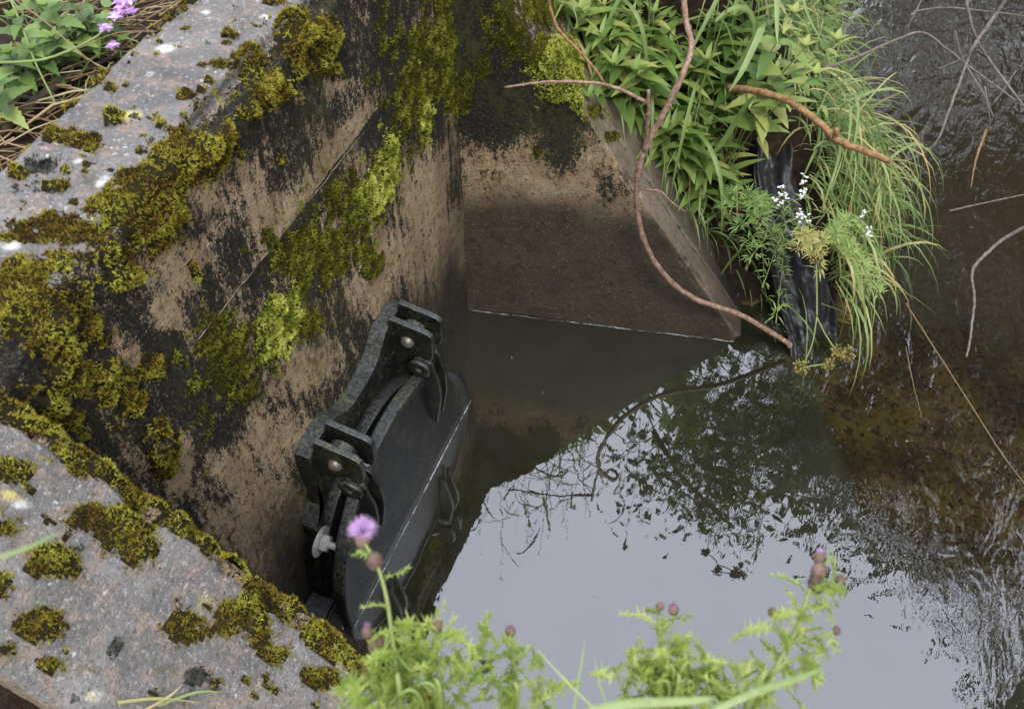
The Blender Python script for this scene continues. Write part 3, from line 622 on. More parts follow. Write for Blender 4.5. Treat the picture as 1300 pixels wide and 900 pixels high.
# ------------------------------------------------------------------ ground, banks and river bed
def shore(y): return np.interp(y, [-9, -2.6, -1.9, .20, .3, .77, 1.5, 2.3, 3.2, 6, 12, 30], [2.4, 2.0, 1.6, 1.10, 1.24, 1.26, 1.02, .80, .62, .3, -.2, -1.5])
def hground(x, y):
    xs = shore(y)
    wallline = .22623 / .97407 * x + .13                   # mid-line of the far wing
    far = np.minimum(1.36 + 0 * x, (xs - x) * 1.35)
    cap = 1.5 * (.86 - x) - .06
    cap = cap + sm(.25, .95, y - .23 * x) * 1.5 + sm(.75, 1.1, x) * .5
    far = np.minimum(far, np.maximum(cap, (xs - x) * .35)); 
    far = np.where(xs - x < 0, (xs - x) * .9, far); far = np.maximum(far, -.30)
    near = np.minimum(1.36, 1.36 - 1.0 * np.clip(x, 0, 9)) + .02; near = near - .0 * y
    near = np.where(y < -1.9, near + .15 * (-1.9 - y), near); near = np.maximum(near, np.where(x > 1.5, -.45, near))
    bed = -.46 + .34 * sm(-.06, .10, ((x - 1.08) * .88 + (y - .22) * .47)) * sm(-1.1, -.2, y + .0 * x) + 0 * x
    bed = bed - .2 * sm(1.9, 2.6, x) * sm(.3, 1.2, y)
    h = np.where(x < -.10, 1.39 + .10 * np.clip(-x - .3, 0, 3), bed)
    behind_far = (y > wallline) & (x >= -.10)
    h = np.where(behind_far, np.maximum(far, bed * 0 - .22 - .25 * sm(1.9, 2.6, x)), h)
    h = np.where(behind_far & (x < 1.05) & (y < wallline + .05), np.minimum(h, 1.5 * (.90 - x) - .12), h)
    h = np.where((y < -1.60) & (x >= -.10), np.maximum(near, -.46), h)
    # opposite bank of the river
    ob = 3.1 + .25 * y; h = np.where(x > ob, np.maximum(h, np.clip((x - ob) * .7, -.4, 1.5)), h)
    h = np.where((y > 7.5) & (x > -1), np.maximum(h, np.clip((y - 7.5) * .5, -.3, 1.6)), h)
    return h
def axis(segs): return np.concatenate([np.arange(a, b, s) for a, b, s in segs])
gx = axis([(-60, -6, 4), (-6, -1.2, .3), (-1.2, 2.6, .03), (2.6, 8, .25), (8, 60, 4)]); gy = axis([(-60, -6, 4), (-6, -2.4, .3), (-2.4, 3.2, .03), (3.2, 9, .25), (9, 60, 4)])
GX_, GY_ = np.meshgrid(gx, gy, indexing='ij'); H = hground(GX_, GY_)
G = np.stack([GX_, GY_, H], -1); loc = (np.abs(GX_) < 9) & (np.abs(GY_) < 10)
H = H + np.where(loc, (fbm(G * [1, 1, 0], 4, 4, 61) - .5) * .12 + (fbm(G * [1, 1, 0], 22, 3, 62) - .5) * .04, 0)
G[..., 2] = H; idx = np.arange(H.size).reshape(H.shape)
F = np.stack([idx[:-1, :-1], idx[1:, :-1], idx[1:, 1:], idx[:-1, 1:]], -1).reshape(-1, 4)
# soil above water, ochre silt below
k = MT('earth_and_silt'); sp = k.N.new('ShaderNodeSeparateXYZ'); k.L.new(k.co, sp.inputs[0])
n_ = k.noise(26, 6, None, .7); soil = k.ramp(n_, [(.3, (.012, .008, .005)), (.55, (.04, .026, .016)), (.75, (.09, .06, .035))])
a_ = k.noise(6, 6, None, .65); n2 = k.noise(40, 4)
silt = k.ramp(a_, [(.32, (.04, .026, .009)), (.46, (.17, .13, .045)), (.60, (.40, .32, .12)), (.76, (.33, .33, .09))]); silt = k.mix(k.rng(n2, .5, .65), silt, (.07, .04, .015))
M['ground'] = k.bsdf(k.mix(k.rng(sp.outputs[2], -.02, .03), silt, soil), .9, k.bump(n_, 1., .03), .2)
go = npmesh('ground', G.reshape(-1, 3), F, M['ground']); tag(go, kind='structure')

# ------------------------------------------------------------------ water
k = MT('river_water'); sp = k.N.new('ShaderNodeSeparateXYZ'); k.L.new(k.co, sp.inputs[0]); X, Y = sp.outputs[0], sp.outputs[1]
line = k.math('ADD', k.math('MULTIPLY', k.math('SUBTRACT', X, 1.08), .88), k.math('MULTIPLY', k.math('SUBTRACT', Y, .22), .47))   # metres outside the pool mouth
riv = k.rng(k.math('ADD', line, k.math('MULTIPLY', k.math('SUBTRACT', k.noise(5, 3), .5), .05)), -.02, .07)
riv = k.math('MULTIPLY', riv, k.rng(k.math('ADD', Y, k.math('MULTIPLY', X, .15)), -.42, .15))
rough_w = k.math('MULTIPLY', k.rng(line, -.25, .55), k.rng(k.math('ADD', Y, k.math('MULTIPLY', X, .55)), .0, 1.0))
mapv = k.N.new('ShaderNodeMapping'); mapv.inputs['Rotation'].default_value = (0, 0, R_(-35)); mapv.inputs['Scale'].default_value = (1.0, .45, 1); k.L.new(k.co, mapv.inputs['Vector'])
w1 = k.noise(13, 3, mapv.outputs[0], .5, .5); w2 = k.noise(52, 2, mapv.outputs[0], .55, .5); calm = k.noise(5, 2, None, .4, .3)
hgt = k.math('ADD', k.math('MULTIPLY', w1, 1.25), k.math('MULTIPLY', w2, .16))
hh = k.math('ADD', k.math('MULTIPLY', hgt, k.math('ADD', k.math('MULTIPLY', rough_w, .27), .005)), k.math('MULTIPLY', calm, .03))
nrm = k.bump(hh, 1., .030)
fr = k.N.new('ShaderNodeFresnel'); fr.inputs['IOR'].default_value = 2.15; k.L.new(nrm, fr.inputs['Normal'])
gl = k.N.new('ShaderNodeBsdfGlossy'); gl.inputs['Roughness'].default_value = .0; gl.inputs['Color'].default_value = (1, 1, 1, 1); k.L.new(nrm, gl.inputs['Normal'])
df = k.N.new('ShaderNodeBsdfDiffuse'); murk = k.mix(riv, k.ramp(k.noise(2.2, 3), [(.35, (.016, .0155, .009)), (.65, (.027, .026, .017))]), (.030, .024, .013)); k.L.new(murk, df.inputs[0])
tr = k.N.new('ShaderNodeBsdfTransparent'); tr.inputs[0].default_value = (.84, .76, .54, 1)
m1 = k.N.new('ShaderNodeMixShader'); k.L.new(k.rng(k.math('MULTIPLY', riv, k.rng(k.math('ADD', Y, k.math('MULTIPLY', k.noise(3, 3), .5)), 1.1, .40, .22, 1.)), 0., 1., .04, .80), m1.inputs[0]); k.L.new(df.outputs[0], m1.inputs[1]); k.L.new(tr.outputs[0], m1.inputs[2])
m2 = k.N.new('ShaderNodeMixShader'); k.L.new(fr.outputs[0], m2.inputs[0]); k.L.new(m1.outputs[0], m2.inputs[1]); k.L.new(gl.outputs[0], m2.inputs[2])
k.L.new(m2.outputs[0], k.out.inputs[0]); M['water'] = k.m
wx = axis([(-.05, 3, .2), (3, 30, 2)]); wy = np.concatenate([np.arange(-8, 3, .2), np.arange(3, 40, 2)])
WX, WY = np.meshgrid(wx, wy, indexing='ij'); idx = np.arange(WX.size).reshape(WX.shape)
F = np.stack([idx[:-1, :-1], idx[1:, :-1], idx[1:, 1:], idx[:-1, 1:]], -1).reshape(-1, 4)
wo_ = npmesh('water', np.stack([WX, WY, 0 * WX], -1).reshape(-1, 3), F, M['water']); tag(wo_, kind='structure')
# pale strips painting the meniscus highlight along the gate and the wing wall
def glint(P, wd, label):
    P = [np.array(p) + np.array([0, 0, -.0006]) for p in smooth_path(P, 3)]; mb = MB(); mb.tube(P, [wd * .75 * max(.12, min(1.3, .7 + 1.6 * (float(fbm(np.array([p]), 34, 3, 4)[0]) - .5) * 2 + random.uniform(-.2, .2))) for p in P], 5); o = mb.build('meniscus_glint', M['glint']); tag(o, label, 'meniscus highlight', kind='thing'); return o
gxs = lambda y: GX + .004 - TILT * (0 - cz_) 
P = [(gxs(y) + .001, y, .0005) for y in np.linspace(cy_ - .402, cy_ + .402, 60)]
glint(P, .0028, 'thin pale strip painted as the meniscus highlight along the gate of the valve')
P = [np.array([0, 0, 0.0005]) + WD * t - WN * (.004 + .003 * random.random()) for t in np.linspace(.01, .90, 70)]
glint(P, .0020, 'thin pale strip painted as the meniscus highlight along the far wing wall')
P = [(.079, y, .001) for y in np.linspace(-1.185, -1.10, 8)]; glint(P, .0022, 'short pale strip painted as the meniscus highlight at the foot of the valve frame')

# ------------------------------------------------------------------ plants
def hg(x, y): return float(hground(np.array([float(x)]), np.array([float(y)]))[0])
def U(a, b): return random.uniform(a, b)
def unit(v): v = np.asarray(v, float); return v / (np.linalg.norm(v) + 1e-9)
def arc_path(o, d, L, droop, n=7, side=0.):
    """polyline from o starting along d that gravity bends over"""
    P = [np.asarray(o, float)]; d = unit(d); s = np.cross(d, [0, 0, 1]); s = s / (np.linalg.norm(s) + 1e-6)
    for i in range(n):
        d = unit(d + np.array([0, 0, -droop / n * (1 + i * .35)]) + s * side / n); P.append(P[-1] + d * L / n)
    return P
def bw(w0, n=7): return [w0 * q for q in ([.55, .9, 1, 1, .9, .68, .38, .04] if n == 7 else np.interp(np.linspace(0, 1, n + 1), [0, .15, .5, .8, 1], [.55, .95, 1, .65, .03]))]

SHEET = [((938, 112), (978, 118), .55), ((948, 160), (1000, 175), .47), ((955, 215), (1012, 235), .40), ((962, 270), (1030, 290), .32), ((972, 325), (1050, 345), .22), ((985, 380), (1062, 395), .11), ((998, 425), (1062, 425), .03), ((1004, 462), (1058, 450), -.02)]
SHL = np.array([on_z(*c[0], c[2]) for c in SHEET]); SHR = np.array([on_z(*c[1], c[2]) for c in SHEET])
def in_sheet(P, keep=.03):
    """nothing grows through the sheet; a few blades cross it"""
    if random.random() < keep: return False
    for p in P:
        for l, r_ in zip(SHL, SHR):
            c = (l + r_) / 2; rad = np.linalg.norm(r_ - l) / 2 * 1.0
            dd = (CAM - c) / np.linalg.norm(CAM - c); q = p - c
            if np.linalg.norm(q - dd * (q @ dd)) < rad: return True
    return False
# grass on the bank behind the far wing: nobody could count the blades
g = MB(); dry = MB()
def bank_ok(x, y): return y > .2323 * x + .30 and hg(x, y) > .0
cnt = 0
while cnt < 1900:
    x, y = U(-.25, 1.24), U(.27, 2.5)
    if not bank_ok(x, y): continue
    xs = float(shore(y)); edge_ = xs - x
    if random.random() > (.35 + .9 * math.exp(-edge_ / .25)) * (1.0 if y < 1.6 else .6): continue
    z = hg(x, y) - .02; L = U(.12, .34) * (1.15 if edge_ < .3 else 1); dr = U(.6, 2.0)
    d = (U(-.5, .9), U(-.9, .4), U(.5, 1.2)); P = arc_path((x, y, z), d, L, dr, 7, U(-.5, .5))
    if min(p[2] for p in P) < -.01: continue
    v = min(1, max(0, random.gauss(.45, .17)));  
    if random.random() < .16: v = U(.82, 1)
    
    if in_sheet(P): continue
    g.blade(P, bw(random.choice((U(.0016, .003), U(.003, .0062)))), v, (U(-.3, .3), U(-.3, .3), 1)); cnt += 1
for i in range(420):
    t_ = U(.12, .95); q = WD * t_ + WN * U(.25, .33); z = max(.02, 1.5 * (.923 - t_) - U(.0, .12)); L = U(.07, .24)
    P = arc_path((q[0], q[1], z), (U(-.5, .8), U(-1., .3), U(.4, 1.2)), L, U(.8, 2.2), 7, U(-.5, .5))
    if min(p[2] for p in P) < .0: continue
    if in_sheet(P): continue
    g.blade(P, bw(U(.0012, .0042)), min(1, max(0, random.gauss(.45, .2))), (U(-.4, .4), U(-.4, .4), 1))
dg = MB()
for i in range(420):
    x, y = U(-.2, 1.22), U(.28, 1.9)
    if not bank_ok(x, y): continue
    P = arc_path((x, y, hg(x, y) + U(0, .12)), (U(-.8, .9), U(-.9, .6), U(-.1, .8)), U(.08, .26), U(.4, 2.4), 7, U(-1, 1))
    if min(p[2] for p in P) < .0 or in_sheet(P): continue
    dg.blade(P, bw(U(.0008, .0026)), U(.3, 1), (U(-.4, .4), U(-.4, .4), 1))
o = dg.build('dead_grass', M['straw']); tag(o, 'withered straw coloured blades tangled through the green bank', 'dead grass', kind='stuff')
# the tussock that hangs out over the river
for i in range(620):
    a = random.random(); x, y = 1.02 + U(-.10, .13), .30 + .60 * a + U(-.05, .05); z = max(.03, hg(x, y)) + U(.0, .26)
    d = (U(.0, 1.1), U(-.9, .35), U(-.1, 1.0)); P = arc_path((x, y, z), d, random.choice((U(.12, .25), U(.2, .36), U(.34, .52))), U(1.2, 2.6), 7, U(-.6, .6))
    P = [p for p in P if p[2] > .004]
    if len(P) < 5: continue
    n = len(P) - 1; v = min(1, max(0, random.gauss(.55, .2)))
    if in_sheet(P): continue
    g.blade(P, bw(random.choice((U(.0014, .003), U(.0026, .0052))), n), v if random.random() < (.35 if a < .3 else .82) else U(.8, 1), (U(-.4, .4), U(-.4, .4), 1))
gr = g.build('grass', M['grass']); tag(gr, 'long wet green grass covering the river bank behind the far wing wall', 'grass', kind='stuff')

# broad bright grass blades of reed grass, arching from above the picture's top
reed_specs = []
def reed(root, blades, label, stem_top=None, panicle=False):
    r = empty('reed_grass'); sm_ = MB(); lm = MB(); root = np.asarray(root, float)
    top = np.asarray(stem_top, float) if stem_top is not None else root + np.array([0, -.05, .5])
    P = smooth_path([root, root * .5 + top * .5 + np.array([.02, .02, 0]), top], 5); sm_.tube(P, np.linspace(.0028, .0012, len(P)), 5, .5)
    sm_.build('stem', M['stem'], r)
    for (pts, wd, v) in blades:
        Q = smooth_path(pts, 4); lm.blade(Q, np.interp(np.linspace(0, 1, len(Q)), [0, .12, .5, .85, 1], [.35 * wd, .8 * wd, wd, .6 * wd, .03 * wd]), v, (U(-.3, .3), -.5, .8), .3)
    if lm.V: lm.build('leaves', M['grass'], r)
    if panicle:
        pm = MB()
        for i in range(26): q = top + (P[-1] - P[-3]) * U(-.3, 1.) * .8 + np.array([U(-.006, .006), U(-.006, .006), U(-.01, .01)]); pm.leaf(q, (P[-1] - P[-2]) + np.array([U(-.01, .01), U(-.01, .01), U(-.02, 0)]), (U(-1, 1), U(-1, 1), 1), U(.01, .016), .003, 'lance', .1, U(.4, 1))
        pm.build('seed_head', M['straw'], r)
    root_at(r, root); tag(r, label, 'grass plant', 'reed grasses arching over the far wall'); return r
# leaves whose tips show in the picture (bearing x, y, distance)
def B_(l): return [at_d(*q) for q in l]
reed((.10, .62, 1.34), [(B_([(660, -60, 3.0), (640, -5, 2.9), (606, 55, 2.86)]), .0012, .6), (B_([(690, -70, 3.0), (678, 0, 2.9), (632, 34, 2.85)]), .006, .55), (B_([(700, -60, 3.05), (722, -20, 2.95), (706, 42, 2.85)]), .007, .6)],
     'reed grass whose drooping straw coloured seed head hangs against the mossy corner', stem_top=at_d(604, 58, 2.86), panicle=True)
reed((.30, .80, 1.22), [(B_([(770, -80, 3.0), (765, -10, 2.9), (782, 60, 2.8)]), .008, .6), (B_([(745, -70, 3.0), (750, 0, 2.9), (742, 60, 2.85)]), .005, .7), (B_([(790, -60, 3.0), (812, -5, 2.9), (806, 34, 2.8)]), .006, .45)],
     'reed grass with three broad blades hanging left of the forked stick', stem_top=(.30, .62, 1.85))
reed((.55, .78, .95), [(B_([(975, -90, 2.9), (985, -20, 2.75), (987, 60, 2.7)]), .008, .7), (B_([(890, 70, 2.9), (930, 90, 2.75), (968, 32, 2.65), (945, 85, 2.6), (925, 118, 2.6)]), .010, .62), (B_([(940, -60, 2.9), (905, 10, 2.8), (862, 95, 2.8)]), .006, .5)],
     'reed grass with a long pale blade bent down above the plastic sheet', stem_top=(.60, .66, 1.55))
reed((.62, .95, .90), [(B_([(1030, -60, 2.9), (1020, 0, 2.8), (1046, 60, 2.75)]), .004, .5), (B_([(870, 190, 3.0), (905, 195, 2.9), (950, 130, 2.8), (962, 128, 2.75)]), .008, .4)],
     'reed grass with narrow blades beside the broad leaved shoots at the top edge', stem_top=(.70, .86, 1.4))
# a stand of the same grass rising behind the corner, seen mirrored in the pool
for i in range(20):
    x, y = U(-.35, .55), U(.36, .75); z = min(1.36, hg(x, y)); top = np.array([x + U(-.15, .2), y - U(.0, .2), 1.36 + U(.55, 1.25)]); bl = []
    for q in range(7):
        s_ = np.array([x, y, z]) * (1 - q / 8) + top * q / 8; an = U(0, 6.28)
        bl.append((arc_path(s_, (math.cos(an) * .8, math.sin(an) * .8 - .2, 1.), U(.22, .42), U(1.4, 2.6), 6), U(.003, .007), U(.3, .7)))
    reed((x, y, z), bl, 'tall reed grass standing on the bank behind the corner of the walls', stem_top=top, panicle=i % 3 == 0)

def lance_plant(root, h, lean, label, npair=9, L=.07, W=.018, kind='lance', mat='leaf', vv=.5, serr=0., group='herbs on the bank behind the far wing wall', cat='herb', name='willowherb', z0=.12, curl=.35, nst=1, up_=.35):
    r = empty(name); st = MB(); lf = MB(); root = np.asarray(root, float)
    for s_ in range(nst):
        top = root + np.array([lean[0] + U(-.06, .06) * (s_ > 0) * 2, lean[1] + U(-.06, .06) * (s_ > 0) * 2, h * U(.8, 1) if s_ else h])
        mid = (root + top) / 2 + np.array([lean[0] * -.2, lean[1] * -.2, h * .06]); P = smooth_path([root, mid, top], 8)
        st.tube(P, np.linspace(.003, .0012, len(P)), 5, U(.3, .8)); a0 = U(0, 3)
        for i in range(npair):
            t = z0 + (1 - z0) * (i + .5) / npair; q = P[min(len(P) - 1, int(t * (len(P) - 1)))]; f = .65 + .6 * math.sin(math.pi * min(1, t * 1.05)) ; f *= U(.8, 1.15)
            for sgn in (0, math.pi):
                a = a0 + i * 1.57 + sgn + U(-.25, .25); d = np.array([math.cos(a), math.sin(a), up_ + U(-.2, .3) + t * .35])
                lf.leaf(q, d, (0, 0, 1), L * f, W * f * U(.85, 1.15), kind, curl * U(.6, 1.4), min(1, max(0, random.gauss(vv, .2))), serr)
        for i in range(4):
            a = i * 1.57; lf.leaf(P[-1], (math.cos(a) * .6, math.sin(a) * .6, .8), (0, 0, 1), L * .45, W * .5, kind, .2, vv + .15, serr)
    st.build('stem', M['stem'], r); lf.build('leaves', M[mat], r); root_at(r, root); tag(r, label, cat, group); return r
# willowherb shoots, set out over the bank at bearings read from the photo
herb_pts = [(735, 30), (760, 70), (800, 35), (775, 110), (820, 90), (850, 60), (900, 35), (830, 20), (880, 100), (850, 130), (905, 75), (870, 175), (900, 160), (930, 30), (800, 140), (842, 178), (945, 60), (960, 10), (895, 215), (925, 185), (765, 20), (985, 90)]
def to_bank(px, py, lift):
    """ground point under the ray through px, py, lift metres below it"""
    r = ray(px, py); r = r / np.linalg.norm(r)
    for s_ in np.arange(1.5, 5, .01):
        p = CAM + r * s_
        if p[2] - lift < hg(p[0], p[1]): return np.array([p[0], p[1], hg(p[0], p[1])]), p
    return None, None
def clear(root): 
    root = root.copy(); ym = .2323 * root[0] + .31
    if root[1] < ym: root[1] = ym; root[2] = hg(root[0], root[1])
    return root
for i, (px, py) in enumerate(herb_pts):
    lift = U(.16, .3); root, p = to_bank(px, py, lift); root = clear(root)
    side = 'behind the wing wall' ; 
    lance_plant(root, lift, (p[0] - root[0], p[1] - root[1]), 'upright willowherb shoot with long narrow pointed leaves behind the far wing wall', L=U(.085, .125), W=U(.020, .030), vv=U(.4, .7), npair=7, nst=random.choice((1, 2)))
# low leafy fill between them
lf = MB(); c_ = 0
while c_ < 2600:
    x, y = U(-.2, 1.1), U(.28, 2.3)
    if not bank_ok(x, y) or (x > .75 and y < .8): continue
    z = hg(x, y) + U(0, .10); a = U(0, 6.28); c_ += 1
    if in_sheet([np.array([x, y, z])], 0): continue
    lf.leaf((x, y, z), (math.cos(a), math.sin(a) - .2, U(-.1, .8)), (0, 0, 1), U(.03, .075), U(.012, .028), random.choice(('lance', 'ovate', 'ovate')), U(.1, .6), min(1, max(0, random.gauss(.40, .26))))
o = lf.build('undergrowth', M['leaf']); tag(o, 'small mixed green leaves covering the bank under the taller herbs', 'undergrowth', kind='stuff')
# broad leaved shoots over the river at the top
for (px, py, lab) in ((1062, 52, 'shoot with broad pale green leaves reaching furthest out over the river'), (1022, 60, 'shoot with broad green leaves just left of the one reaching furthest over the river'), (1008, 18, 'broad leaved green shoot at the top edge above the plastic sheet'), (1035, 95, 'lowest broad leaved shoot over the river, above the brown branch')):
    p = at_d(px, py, 2.72); root = np.array([.68, p[1] + .1, hg(.68, p[1] + .1)])
    lance_plant(root, p[2] - root[2], (p[0] - root[0], p[1] - root[1]), lab, npair=5, L=.075, W=.04, kind='ovate', vv=.72, group='broad leaved shoots over the river', name='leafy_shoot', z0=.55, serr=.07, curl=.5, up_=.0)

# white flowered plants and dead umbels in front of the sheet
def flower_plant(heads, root, label, size=.012, leafy=True):
    r = empty('white_flower'); st = MB(); lf = MB(); root = np.asarray(root, float)
    for (px, py, d, n, sx, sy) in heads:
        p = at_d(px, py, d); P = smooth_path([root, (root + p) / 2 + np.array([.02, 0, .05]), p], 6); st.tube(P, .0014, 5, .5); fm = MB()
        for i in range(n):
            q = at_d(px + U(-sx, sx), py + U(-sy, sy), d + U(-.012, .012)); fm.ball(q, U(.0018, .003), U(.3, 1), 6, 4, (1, 1, .8)); 
            for k_ in range(4): a = U(0, 6.28); fm.leaf(q, (math.cos(a), math.sin(a), .5), (0, 0, 1), U(.004, .006), .004, 'ovate', .1, U(.5, 1))
        fm.build('flower_cluster', M['white'], r)
        if leafy:
            for i in range(30):
                q = P[int(U(.2, .95) * (len(P) - 1))] + np.array([U(-.02, .02), U(-.02, .02), U(-.01, .02)]); a = U(0, 6.28); lf.leaf(q, (math.cos(a), math.sin(a), U(-.2, .6)), (0, 0, 1), U(.018, .04), .003, 'lance', .2, U(.4, .9))
    st.build('stem', M['stem'], r)
    if lf.V: lf.build('leaves', M['leaf'], r)
    root_at(r, root); tag(r, label, 'flowering plant', 'white flowers by the plastic sheet'); return r
flower_plant([(1020, 238, 2.5, 20, 5, 17), (1020, 274, 2.5, 14, 9, 9)], (.96, .52, hg(.96, .52)), 'white flower spike standing in front of the top of the black sheet')
flower_plant([(990, 252, 2.5, 16, 11, 9), (992, 240, 2.52, 5, 5, 5)], (.90, .50, hg(.9, .5)), 'flat cluster of small white flowers over the left edge of the black sheet')
flower_plant([(1105, 296, 2.5, 8, 5, 8), (1098, 272, 2.5, 5, 5, 4)], (1.08, .60, .1), 'small white flower among the grass right of the black sheet')
def feather_plant(root, tips, label, mat='leaf', vv=.5, name='feathery_herb', dens=60):
    r = empty(name); st = MB(); lf = MB(); root = np.asarray(root, float)
    for (px, py, d) in tips:
        p = at_d(px, py, d); P = smooth_path([root, (root + p) / 2 + np.array([0, 0, .04]), p], 8); st.tube(P, .0012, 5, .6)
        for i in range(dens):
            q = P[int(U(.25, 1) * (len(P) - 1))]; a = U(0, 6.28); e = np.array([math.cos(a), math.sin(a), U(-.1, .5)]) * U(.01, .045)
            lf.leaf(q + e * .3, e + np.array([0, 0, .003]), (0, 0, 1), U(.012, .03), U(.002, .0045), 'lance', .25, min(1, max(0, random.gauss(vv, .15))))
    st.build('stem', M['stem'], r); lf.build('leaves', M[mat], r); root_at(r, root); tag(r, label, 'herb', 'small leaved herbs hanging by the sheet')
feather_plant((.86, .52, .3), [(915, 265, 2.5), (935, 290, 2.5), (955, 262, 2.5), (925, 245, 2.55), (960, 285, 2.5)], 'feathery green herb between the wing wall and the black sheet', dens=110)
feather_plant((.92, .5, .25), [(950, 330, 2.5), (968, 365, 2.48), (985, 410, 2.5), (940, 312, 2.5)], 'ladder leaved green sprig hanging left of the lower black sheet')
feather_plant((1.08, .55, .2), [(1080, 320, 2.45), (1060, 300, 2.45), (1100, 345, 2.45), (1075, 280, 2.5), (1120, 380, 2.45)], 'bushy green herb in the grass right of the black sheet', vv=.65, dens=130)
feather_plant((1.02, .5, .2), [(1015, 300, 2.45), (1030, 325, 2.43), (1045, 310, 2.43), (1010, 320, 2.45), (1040, 345, 2.42)], 'yellowing parsley leaved plant in front of the black sheet', mat='umbel', vv=.95, dens=80)
def umbel_plant(root, joints, heads, label):
    r = empty('seeding_umbel'); st = MB(); root = np.asarray(root, float)
    J = {n: at_d(*q) for n, q in joints.items()}; J['root'] = root
    for a, b in heads['stems']: P = smooth_path([J[a], (J[a] + J[b]) / 2 + np.array([U(-.01, .01), 0, U(-.01, .01)]), J[b]], 4); st.tube(P, .0019, 6, .6)
    st.build('stem', M['stem'], r)
    for hn, rad in heads['umbels']:
        u = MB(); c = J[hn]
        for i in range(34):
            d = unit((U(-1, 1), U(-1, 1), U(-1, .7))); e = c + d * rad * U(.5, 1); u.tube([c, e], .0007, 3, .4)
            for k_ in range(3): u.ball(e + np.array([U(-1, 1), U(-1, 1), U(-1, 1)]) * .005, U(.0018, .0034), U(.1, 1), 5, 4, (1, 1, 1.5))
        u.build('umbel', M['umbel'], r)
    root_at(r, root); tag(r, label, 'umbel plant')
umbel_plant((1.0, .45, .3), dict(a=(1036, 325, 2.4), b=(1037, 403, 2.42), c=(1018, 467, 2.45), d=(1063, 447, 2.45), e=(1075, 450, 2.45), f=(1052, 462, 2.45)),
            dict(stems=[('root', 'a'), ('a', 'b'), ('b', 'c'), ('b', 'd'), ('c', 'f'), ('d', 'e')], umbels=[('c', .022), ('d', .018), ('e', .018), ('f', .014), ('a', .016)]), 'yellow green seeding umbel hanging over the pool mouth')

# ------------------------------------------------------------------ sticks
def stick(name, paths, mat, label, group=None, cat='branch', knob=.25):
    r = empty(name); main = MB(); base = np.asarray(paths[0][0][0])
    for i, (pts, r0, r1) in enumerate(paths):
        P = smooth_path(pts, 7); mb = MB() if i else main; r0, r1 = (r0 * 1.25, r1 * 1.25) if mat is M['greytwig'] else (r0, r1)
        rad = [(r0 + (r1 - r0) * k_ / (len(P) - 1)) * (1 + knob * abs(random.gauss(0, .55)) * (k_ % 5 == 0)) for k_ in range(len(P))]
        P = [p + np.array([random.gauss(0, 1) for _ in range(3)]) * min(r0, .006) * .10 for p in P]
        mb.tube(P, rad, 9)
        if r0 > .0044:
            for q in range(max(2, len(P) // 5)):
                e = random.randrange(1, len(P) - 1); dd = unit(np.array([random.gauss(0, 1) for _ in range(3)])); mb.tube([P[e], P[e] + dd * rad[e] * 1.3, P[e] + dd * rad[e] * 1.3 + (P[e + 1] - P[e]) * .25], [rad[e] * .7, rad[e] * .5, rad[e] * .2], 6)
        mb.build('stick' if i == 0 else 'side_twig', mat, r)
    root_at(r, base); return tag(r, label, cat, group)
def on_w(px, py, gap): return on_plane(px, py, -WN * gap, WN)
main = [on_w(px, py, g_) for px, py, g_ in ((1003, 440, .03), (995, 432, .03), (940, 400, .05), (880, 378, .06), (840, 345, .07), (816, 300, .08), (808, 240, .08), (818, 192, .07))]
main2 = [main[-1]] + [on_w(px, py, g_) for px, py, g_ in ((845, 140, .04), (868, 92, .0), (878, 58, -.05), (870, 20, -.1), (865, -60, -.15))]
stick('branch', [(main + main2[1:], .0085, .0075), ([main[-1]] + [on_w(823, 150, .09), on_w(823, 115, .10)], .0060, .0045), ([on_w(823, 131, .095), on_w(770, 108, .10), on_w(700, 104, .11), on_w(640, 111, .12)], .0048, .0025),
                ([on_w(820, 241, .08), on_w(838, 243, .09), on_w(852, 256, .09), on_w(870, 269, .08)], .0030, .0015)], M['twig'], 'long reddish brown forked branch leaning from the bank into the corner of the pool')
stick('branch', [([at_d(*q) for q in ((925, 112, 2.75), (955, 115, 2.68), (1000, 128, 2.6), (1040, 156, 2.55), (1063, 178, 2.52), (1095, 191, 2.5), (1131, 205, 2.48))], .0098, .0078), ([at_d(1060, 174, 2.52), at_d(1063, 164, 2.5)], .008, .006)], M['log'], 'thick orange brown branch sticking out of the bank above the black sheet')
gt = 'bare twigs over the river'
def wtw(lst, zz): return [on_z(px, py, z) for (px, py), z in zip(lst, zz)]
stick('twig', [(wtw([(1045, 88), (1090, 72), (1140, 50), (1172, 42), (1205, 65), (1235, 88), (1290, 128)], [.45, .42, .4, .4, .35, .3, .25]), .0045, .0025)], M['greytwig'], 'bare twig rising from the leafy shoots then bending down toward the right edge', gt, 'twig')
stick('twig', [(wtw([(1310, -60), (1270, 10), (1235, 60), (1227, 80), (1205, 140), (1185, 185), (1140, 210), (1100, 232)], [.8, .6, .5, .45, .35, .25, .15, .1]), .0060, .0020), (wtw([(1232, 68), (1215, 78), (1190, 88)], [.48, .44, .4]), .003, .0015), (wtw([(1212, 40), (1222, 75), (1248, 118), (1262, 150)], [.5, .42, .38, .33]), .003, .0015)], M['greytwig'], 'long curved grey twig sweeping down from the top right corner to the grass', gt, 'twig')
stick('twig', [(wtw([(1225, -30), (1228, 10), (1240, 50), (1262, 85), (1300, 135)], [.7, .6, .5, .4, .35]), .005, .003)], M['greytwig'], 'lichened grey twig behind the long curved twig near the top right corner', gt, 'twig')
stick('twig', [(wtw([(1160, 15), (1200, 10), (1255, 15), (1310, 22)], [.6, .55, .55, .55]), .0028, .0015), (wtw([(1170, 0), (1160, 20), (1150, 40)], [.6, .6, .55]), .002, .001)], M['greytwig'], 'thin straight twig lying level along the top of the picture', gt, 'twig')
